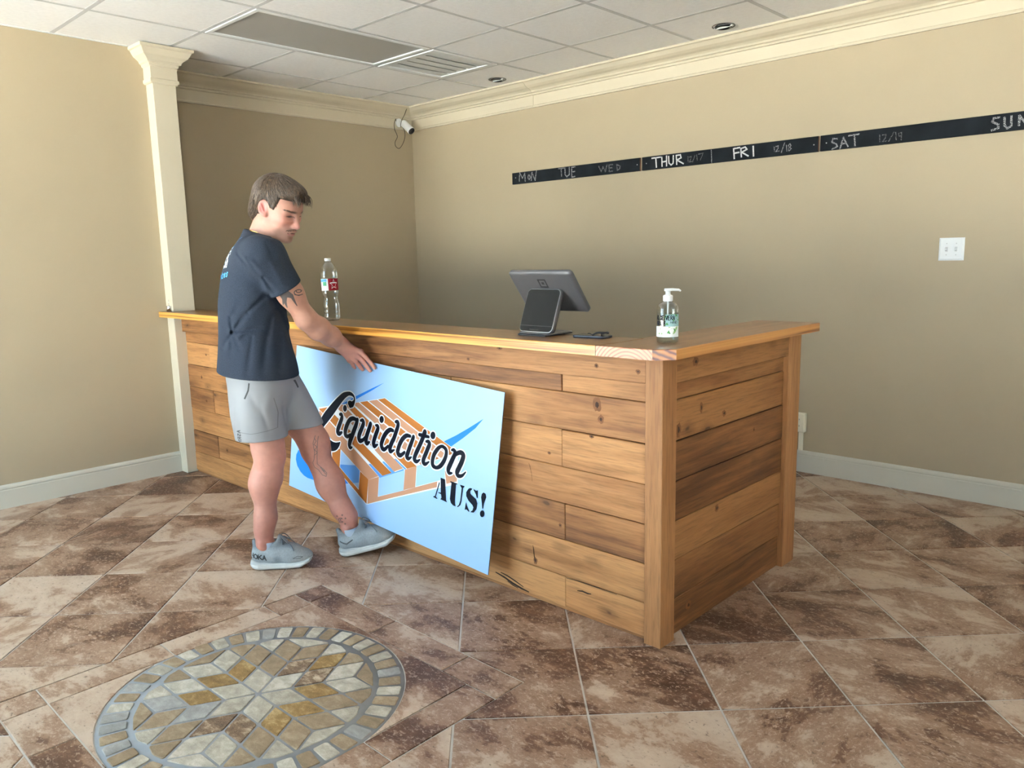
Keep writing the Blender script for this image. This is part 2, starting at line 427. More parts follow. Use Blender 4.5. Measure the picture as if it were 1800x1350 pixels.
MROT = math.radians(1.5); A_ = .1020
def put_stone(poly, key, inset=.0042, name='stone'):
    n = len(poly); cx = sum(p[0] for p in poly) / n; cy = sum(p[1] for p in poly) / n
    area = sum(poly[i][0] * poly[(i + 1) % n][1] - poly[(i + 1) % n][0] * poly[i][1] for i in range(n))
    if area < 0: poly = poly[::-1]
    P = [(p[0] - cx, p[1] - cy) for p in poly]
    def off(P, d):
        Q = []
        for i in range(n):
            a, b, c = Vector(P[i - 1]), Vector(P[i]), Vector(P[(i + 1) % n])
            e1, e2 = (b - a).normalized(), (c - b).normalized()
            n1, n2 = Vector((-e1.y, e1.x)), Vector((-e2.y, e2.x))
            k = (n1 + n2); q = max(.35, 1 + n1.dot(n2))
            Q.append(b + k * (d / q))
        return Q
    # rounded, slightly irregular outline
    O = off(P, inset); R2 = []
    for i in range(n):
        a, b, c = O[i - 1], O[i], O[(i + 1) % n]
        la, lc = (a - b).length, (c - b).length; r = min(.007, la * .25, lc * .25)
        for t in (0., .5, 1.):
            p0 = b + (a - b).normalized() * r; p2 = b + (c - b).normalized() * r
            q = (1 - t) ** 2 * p0 + 2 * t * (1 - t) * b + t * t * p2
            R2.append(q + Vector((random.uniform(-1, 1), random.uniform(-1, 1))) * .0009)
    m = len(R2); top = random.uniform(-.0005, .0015)
    vs = [(*p, -.004) for p in R2] + [(*p, top - .0015) for p in R2] + [(p.x * .955, p.y * .955, top) for p in R2]
    fs = [list(range(2 * m, 3 * m))]
    for a in (0, m): fs += [[a + i, a + (i + 1) % m, a + m + (i + 1) % m, a + m + i] for i in range(m)]
    return MB().add(vs, fs).build(name, MS[key], med, (cx, cy, 0))
def hx_(a, b, th):   # lattice point a*(1,0)+b*(1/2,sqrt3/2), rotated
    x, y = (a + b * .5) * A_, b * .8660254 * A_; c, s = math.cos(th + MROT), math.sin(th + MROT)
    return (x * c - y * s, x * s + y * c)
for k in range(6):
    th = k * PI / 3; q = lambda L, key, **kw: put_stone([hx_(a, b, th) for a, b in L], key, **kw)
    q([(0, 0), (1, 0), (1, 1), (0, 1)], 'w')
    e = [('g', 'g'), ('d', 'g'), ('t', 'd'), ('g', 'g'), ('s', 'g'), ('d', 'd')][k]
    q([(1, 0), (2, 0), (2, 1), (1, 1)], e[0])
    q([(1, 0), (1, 1), (0, 1)][0:1] + [(2, 0), (3, -1), (2, -1)], e[1])
    f = [('t', 't', 't'), ('w', 'w', 'g'), ('t', 't', 't'), ('w', 'w', 'w'), ('t', 's', 't'), ('w', 'w', 't')][k]
    q([(1, 1), (2, 1), (2, 2), (1, 2)], f[2])
    q([(2, 0), (3, 0), (3, 1), (2, 1)], f[0])
    q([(2, 0), (3, 0), (4, -1), (3, -1)], f[1])
    for A3, key in ((((2, 1), (3, 1), (2, 2)), 't' if k % 2 else 'w'), (((1, 2), (2, 2), (1, 3)), 'w' if k % 2 else 't')):
        a3, b3, c3 = [Vector(hx_(u, v, th)) for u, v in A3]
        put_stone([tuple(a3), tuple(b3), tuple(((b3 + c3) / 2).normalized() * (R_IN - .003)), tuple(c3)], key)
    # outer cap between (3,0) and the ring
    c3 = Vector(hx_(3, 0, th)); pa, pb = Vector(hx_(4, -1, th)), Vector(hx_(3, 1, th))
    mid = Vector(hx_(1, 0, th)).normalized() * (R_IN - .002)
    put_stone([tuple(c3), tuple(pa), tuple(mid), tuple(pb)], 'wtwttw'[k])
NR = 46
for k in range(NR):
    a0, a1 = 2 * PI * k / NR + .02, 2 * PI * (k + 1) / NR + .02
    am = (a0 + a1) / 2
    ri, ro = R_IN + .004 + random.uniform(0, .004), R_OUT - .004 - random.uniform(0, .006)
    wi = ri * (a1 - a0) / 2 - .0; wo = wi * 1.10
    c, s = math.cos(am), math.sin(am)
    poly = [(ri * c + wi * s, ri * s - wi * c), (ro * c + wo * s, ro * s - wo * c), (ro * c - wo * s, ro * s + wo * c), (ri * c - wi * s, ri * s + wi * c)]
    put_stone(poly, random.choice('wwwws') if k % 2 else random.choice('ttttg' if k % 7 == 0 else 'tttts'), .004)

# ---------------------------------------------------------------- ceiling: grid bars, lay-in panels, fitting, diffuser
ceil = tag(MB().box((XA, YF, ZC + .012), (XR, YW, ZC + .10)).build('ceiling', M['ceil']), kind='structure')
GX, GY, G = -3.1371, .054, .6096
pan = MB().box((-G / 2 + .010, -G / 2 + .010, .0012), (G / 2 - .010, G / 2 - .010, .0118)).mesh('ceiling_panel', M['ceil'])
for i in range(-2, 17):
    for j in range(-7, 5):
        if (i, j) in ((0, 0), (0, 1), (0, 2)): continue
        ax, bx, ay, by = GX + i * G, GX + (i + 1) * G, GY + j * G, GY + (j + 1) * G
        ax, bx, ay, by = max(ax, XA), min(bx, XR), max(ay, YF), min(by, YW)
        if bx - ax < .03 or by - ay < .03: continue
        if abs(bx - ax - G) < 1e-6 and abs(by - ay - G) < 1e-6: new_obj('panel', pan, ceil, ((ax + bx) / 2, (ay + by) / 2, ZC))
        else: MB().box((ax + .01, ay + .01, ZC + .0012), (bx - .01, by - .01, ZC + .0118)).build('panel', M['ceil'], ceil)
for i in range(-1, 16):
    x = GX + i * G
    MB().box((x - .012, YF, ZC), (x + .012, YW, ZC + .004)).build('grid_bar', M['grid'], ceil)
for j in range(-5, 4):
    y = GY + j * G
    for a, b in (((XA, GX - .012), (GX + G + .012, XR)) if j == 1 else ((XA, XR),)):
        MB().box((a, y - .012, ZC + .0003), (b, y + .012, ZC + .0043)).build('grid_bar', M['grid'], ceil)
MB().box((XL, YF, ZC - .002), (XL + .022, YN - .13, ZC + .002)).build('wall_angle', M['white'], ceil)
# 2x4 fluorescent fitting (off)
lx0, lx1, ly0, ly1 = GX + .014, GX + G - .014, GY + .014, GY + 2 * G - .014
lf = tag(empty('ceiling_light', ((lx0 + lx1) / 2, (ly0 + ly1) / 2, ZC)), 'long flat ceiling light with unlit grey diffuser panel', 'ceiling light')
hw, hl = (lx1 - lx0) / 2, (ly1 - ly0) / 2
fm = MB()
for a, b in (((-hw, -hl), (-hw + .028, hl)), ((hw - .028, -hl), (hw, hl)), ((-hw + .028, -hl), (hw - .028, -hl + .028)), ((-hw + .028, hl - .028), (hw - .028, hl))):
    fm.box((*a, -.004), (*b, .012), .002)
fm.build('frame', M['white'], lf)
MB().box((-hw + .026, -hl + .026, .004), (hw - .026, hl - .026, .012)).build('diffuser', M['lens'], lf)
# square air diffuser
vx, vy = GX + G / 2, GY + 2.5 * G
vn = tag(empty('ceiling_vent', (vx, vy, ZC)), 'square white ceiling air vent with louvre blades beside the light', 'vent')
q = G / 2 - .016; fm = MB()
for a, b in (((-q, -q), (-q + .045, q)), ((q - .045, -q), (q, q)), ((-q + .045, -q), (q - .045, -q + .045)), ((-q + .045, q - .045), (q - .045, q))): fm.box((*a, -.006), (*b, .010), .002)
fm.build('frame', M['white'], vn)
MB().box((-q + .04, -q + .04, .009), (q - .04, q - .04, .0118)).build('throat', M['lens'], vn)
for k in range(5):
    xx = -q + .045 + (k + .5) * (2 * q - .09) / 5
    bl = MB(); w2 = (2 * q - .09) / 10 * .88
    bl.prism([(xx - w2, .002), (xx + w2, -.001), (xx + w2, .001), (xx - w2, .004)], -q + .045, q - .045, frame=lambda x, y, z: (x, z, y))
    bl.build('blade', M['white'], vn)
# two open can lights
for (x, y, lab) in ((-1.023, 2.215, 'black open recessed downlight above the chalkboards, nearest the camera'), (-2.872, 2.205, 'small black open recessed downlight in the ceiling near the far corner')):
    c = tag(empty('recessed_downlight', (x, y, ZC)), lab, 'downlight', 'recessed downlights along the crown moulding')
    MB().lathe([(.0005, .003), (.058, .003), (.062, .001), (.066, -.002), (.066, .004)], 32).build('housing', M['black'], c)
    MB().tube([(-.058, .0, -.003), (-.03, -.014, -.010), (0, -.019, -.012), (.03, -.014, -.010), (.058, 0, -.003)], .0055, 8).build('trim_strip', M['white'], c)
    MB().lathe([(.046, .004), (.052, -.004), (.046, -.011), (.035, -.011), (.03, .004)], 28).build('baffle', M['black'], c)

# ---------------------------------------------------------------- mouldings
CROWN = [(0, -.183), (.013, -.183), (.016, -.176), (.013, -.168), (.010, -.165), (.010, -.094), (.021, -.091), (.024, -.083), (.021, -.077), (.032, -.074), (.037, -.064), (.052, -.055), (.075, -.048), (.098, -.036), (.114, -.022), (.122, -.015), (.134, -.013), (.137, -.009), (.137, 0), (0, 0)]
def run(prof, p0, p1, nrm, m, name, num, z0, mitre=(0, 0), **kw):
    """extrude a wall profile from p0 to p1 (2-D), projecting along nrm"""
    d = (Vector(p1) - Vector(p0)).normalized(); n = Vector(nrm); R = []
    for p, sg in ((p0, mitre[0]), (p1, mitre[1])):
        R.append([(p[0] + n.x * a + d.x * a * sg, p[1] + n.y * a + d.y * a * sg, z0 + z) for a, z in prof])
    o = MB().loft(R, (True, True), smooth=False).build('%s_%d' % (name, num) if num else name, m)
    return tag(o, kind='structure')
xs_ = -2.764
run(CROWN, (XA, YW), (xs_ - .001, YW), (0, -1), M['trim'], 'trim', 1, ZC, (1, 0))
run(CROWN, (xs_ + .001, YW), (XR, YW), (0, -1), M['trim'], 'trim', 2, ZC, (0, 0))
run(CROWN, (XA, YN), (XA, YW), (1, 0), M['trim'], 'trim', 3, ZC, (1, -1))
BASE = [(0, 0), (.014, 0), (.014, .104), (.012, .108), (.012, .113), (.015, .116), (.013, .126), (.008, .134), (0, .137)]
run(BASE, (XA, YW), (XR, YW), (0, -1), M['base'], 'baseboard_right', 0, 0, (1, 0))
run(BASE, (XA, YN), (XA, YW), (1, 0), M['base'], 'baseboard_alcove', 0, 0, (1, -1))
run(BASE, (XL, YF), (XL, -.012), (1, 0), M['base'], 'baseboard_left', 0, 0)
# pilaster closing the end of the left wall
pil = tag(empty('pilaster', (-3.67, .015, 0)), 'cream pilaster with moulded capital at the end of the left wall', 'pilaster', kind='structure')
px0, px1, py0, py1 = -.15, .045, -.06, .085
MB().box((px0, py0, 0), (px1, py1, 2.50), .003).build('shaft', M['trim'], pil)
CAP = [(.008, 2.463), (.016, 2.470), (.016, 2.488), (.010, 2.492), (.009, 2.560), (.018, 2.566), (.020, 2.577), (.030, 2.583), (.034, 2.595), (.046, 2.606), (.062, 2.618), (.072, 2.634), (.080, 2.650), (.090, 2.655), (.092, ZC - .004)]
R = [[(px0, py0 - a, z), (px1 + a, py0 - a, z), (px1 + a, py1 + a, z), (px0, py1 + a, z)] for a, z in CAP]
MB().loft(R, (True, True), smooth=False).build('capital', M['trim'], pil)
# ---------------------------------------------------------------- reception counter
HB, HT = 1.032, 1.067
cl, cm, cd = (.50, .245, .088), (.345, .150, .048), (.155, .058, .017)
WX = wood('cedar_front', 0, cl, cm, cd); WY = wood('cedar_side_shaded', 1, (.33, .148, .046), (.225, .090, .026), (.105, .038, .010)); WZ = wood('cedar_post', 2, (.41, .195, .070), (.32, .140, .047), (.20, .080, .025), spread=.15, knots=False)  # same cedar; shade of the side face is put into its darker browns
counter = tag(empty('reception_counter', (-1.8, .1, 0)), 'L-shaped reception counter clad in knotty cedar planks', 'counter')
def cpart(name, a, b, m, bev=.002, jit=0.):
    c = [(a[i] + b[i]) / 2 for i in range(3)]; hs = [(b[i] - a[i]) / 2 for i in range(3)]
    o = MB().box([-x for x in hs], hs, bev).build(name, m, counter, (c[0] + 1.8, c[1] - .1, c[2]))
    return o
PW = .069
cpart('post', (-PW, 0, 0), (0, .089, HB), WZ)
cpart('post', (-.089, .965, 0), (0, 1.08, HB), WZ)
cpart('post', (-3.719, 0, 0), (-3.634, .089, HB), WZ)
cpart('rail', (-3.634, .003, .935), (-PW, .04, HB), WX)
cpart('rail', (-.04, .089, .932), (-.003, .965, HB), WY)
ZR = [0.0, .14, .286, .432, .577, .722, .867, .935]
front_joints = {0: (-.445, -1.62, -2.86), 1: (-1.05, -2.25, -3.29), 2: (-.446, -1.66, -2.87), 3: (-1.03, -2.27, -3.30), 4: (-.454, -1.68, -2.85), 5: (-1.07, -2.21, -3.31), 6: (-.453, -1.64)}
FACES = []
for r in range(7):
    xs = [-3.634] + sorted(front_joints[r]) + [-PW]
    for a, b in zip(xs[:-1], xs[1:]):
        dy = random.uniform(-.002, .003); zb = ZR[r] + (.012 if r == 0 else .0)
        t = random.uniform(-.0012, .0012); FACES.append((a, b, ZR[r], ZR[r + 1], .021 + dy))
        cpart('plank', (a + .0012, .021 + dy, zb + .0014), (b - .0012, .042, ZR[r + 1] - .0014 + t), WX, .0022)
cpart('kick_strip', (-3.634, .026, 0), (-PW, .05, .014), WX)
SIDE = []
for r in range(7):
    dx = random.uniform(-.002, .003); SIDE.append((ZR[r], ZR[r + 1], -.021 - dx))
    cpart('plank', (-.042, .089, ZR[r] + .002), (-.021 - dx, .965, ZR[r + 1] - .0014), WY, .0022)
# knots, drying cracks and the splintered plank end
KN = [plain('knot_heart', (.050, .021, .010), .8, .3, 60), plain('knot_halo', (.19, .078, .026), .75, .3, 40), plain('crack_shadow', (.028, .013, .007), .9)]
krng = random.Random(3)
def front_y(x, z):
    if z > .936: return .003
    for a, b, z0, z1, y in FACES:
        if a <= x <= b and z0 <= z <= z1: return y
    return .021
def mark(name, poly, m, side=False, lift=.0004):
    cx = sum(p[0] for p in poly) / len(poly); cz = sum(p[1] for p in poly) / len(poly)
    if side:
        xx = -.003 if cz > .932 else [f for a, b, f in SIDE if a <= cz <= b][0]
        MB().prism([(p[0] - cx, p[1] - cz) for p in poly], -.001, 0, frame=lambda u, v, t: (t, u, v)).build(name, m, counter, (xx + lift + 1.8, cx - .1, cz))
    else: MB().prism([(p[0] - cx, p[1] - cz) for p in poly], 0, .001, frame=lambda u, v, t: (u, t, v)).build(name, m, counter, (cx + 1.8, front_y(cx, cz) - lift - .1, cz))
def knot(x, z, a, b, side=False):
    def blob(k, j): return [(x + a * k * math.cos(t * PI / 8) * (1 + krng.uniform(-j, j)), z + b * k * math.sin(t * PI / 8) * (1 + krng.uniform(-j, j))) for t in range(16)]
    mark('knot', blob(1.25, .22), KN[1], side); mark('knot', blob(.5, .3), KN[0], side, .0007)
for x, z, a, b in ((-.289, .836, .015, .022), (-.272, .783, .010, .014), (-.277, .98, .007, .007), (-.100, .974, .007, .007), (-.313, .716, .008, .006), (-.938, .955, .007, .006), (-.755, 1.012, .012, .005), (-.52, .62, .006, .005), (-.47, .34, .006, .006), (-3.44, .65, .008, .010), (-3.36, .80, .007, .006), (-3.18, .21, .012, .010), (-3.40, .50, .010, .008), (-.60, .165, .008, .012)): knot(x, z, a, b)
for x, z, a, b in ((.213, .992, .016, .012), (.457, .767, .012, .010), (.288, .815, .008, .016), (.136, .760, .012, .022), (.415, .405, .012, .012), (.223, .080, .014, .014), (.70, .66, .008, .008)): knot(x, z, a, b, True)
def sliver(pts, w_):
    L = [(p[0], p[1] + w_ * (.2 + .8 * math.sin(PI * (i + .5) / len(pts)))) for i, p in enumerate(pts)]; return L + pts[::-1]
for pts, w_ in (([(-.628, .560), (-.622, .545), (-.615, .52), (-.612, .49)], .004), ([(-.612, .225), (-.606, .205), (-.607, .18), (-.600, .158)], .005), ([(-.385, .098), (-.36, .102), (-.335, .100), (-.318, .104)], .006), ([(-.44, .1362), (-.38, .1375), (-.30, .138), (-.20, .1380)], .003),
                ([(-.83, .050), (-.78, .040), (-.73, .026), (-.68, .018), (-.64, .016)], .009), ([(-.80, .058), (-.76, .052), (-.71, .040), (-.67, .030)], .006), ([(-.76, .030), (-.73, .020), (-.70, .016)], .005)):
    mark('crack', sliver(pts, w_), KN[2])
WD = plain('counter_carcass', (.05, .03, .018), .8)
cpart('carcass', (-3.70, .043, 0), (-.05, .062, HB - .002), WD, 0)
cpart('carcass', (-.062, .05, 0), (-.043, 1.07, HB - .002), WD, 0)

# countertop: varnished pine boards, the return board's end grain showing at the corner
vl, vm, vd = (.74, .40, .095), (.56, .26, .05), (.30, .105, .018)
WTX = wood('varnished_pine_run', 0, (.27, .13, .042), (.185, .078, .022), (.095, .036, .009), .3, 1.0, False, .2, .05, .2)
WTY = wood('varnished_pine_return', 1, (.33, .155, .055), (.23, .097, .030), (.12, .044, .012), .3, 1.0, False, .2, .05, .2)
def edge_mat(name, kind):
    m, nt, b = nodes(name)
    tc = N(nt, 'TexCoord'); mp = N(nt, 'Mapping'); nt.links.new(tc.outputs['Object'], mp.inputs['Vector'])
    if kind == 'run':
        wv = N(nt, 'TexNoise', i_Scale=1.0, i_Detail=2.5, i_Distortion=.3); mp.inputs['Scale'].default_value = (.9, 60, 95)
        st = [(.32, (.24, .085, .013)), (.43, (.46, .20, .032)), (.5, (.60, .30, .06)), (.7, (.68, .37, .085))]
    elif kind == 'side':
        wv = N(nt, 'TexNoise', i_Scale=1.0, i_Detail=2.5, i_Distortion=.3); mp.inputs['Scale'].default_value = (60, .9, 85)
        st = [(.34, (.22, .075, .018)), (.47, (.45, .19, .05)), (.7, (.56, .27, .08))]
    elif kind == 'rings':
        wv = N(nt, 'TexWave', wave_type='RINGS', rings_direction='Y', i_Scale=26.0, i_Distortion=.8, i_Detail=1.0); mp.inputs['Location'].default_value = (.072, 0, .075)
        st = [(.05, (.25, .07, .025)), (.3, (.46, .175, .075)), (1., (.55, .235, .11))]
    else:
        wv = N(nt, 'TexWave', wave_type='BANDS', bands_direction='X', i_Scale=42.0, i_Distortion=1.2, i_Detail=1.0); mp.inputs['Rotation'].default_value = (0, .45, .6)
        st = [(.1, (.12, .022, .006)), (.4, (.36, .095, .014)), (1., (.48, .165, .028))]
    nt.links.new(mp.outputs[0], wv.inputs['Vector'])
    rp = ramp(nt, st); nt.links.new(wv.outputs['Fac'], rp.inputs[0]); nt.links.new(rp.outputs[0], b.inputs['Base Color'])
    b.inputs['Roughness'].default_value = .3
    return m
EM = [edge_mat('pine_edge_' + k, k) for k in ('run', 'side', 'rings', 'chamfer')]
top = tag(empty('countertop', (0, 0, HB)), 'varnished pine countertop with visible growth rings at the corner', 'countertop')
OH, OX, YB, YE, XI = .098, .078, .163, 1.075, -.20
T = HT - HB
def board(name, poly, mats, mis):
    mb = MB(); n = len(poly)
    vs = [(*p, 0) for p in poly] + [(*p, T - .002) for p in poly]
    c = (sum(p[0] for p in poly) / n, sum(p[1] for p in poly) / n)
    vs += [(p[0] + (.0025 if p[0] < c[0] else -.0025), p[1] + (.0025 if p[1] < c[1] else -.0025), T) for p in poly]
    mb.add(vs, [list(range(n))[::-1]], 0); mb.add(vs, [], 0)
    b = 0
    mb.f.append(list(range(2 * n, 3 * n))); mb.m.append(0); mb.sm.append(False)
    for i in range(n):
        j = (i + 1) % n
        for a in (0, n):
            mb.f.append([a + i, a + j, a + n + j, a + n + i]); mb.m.append(mis[i]); mb.sm.append(False)
    return mb.build(name, mats, top)
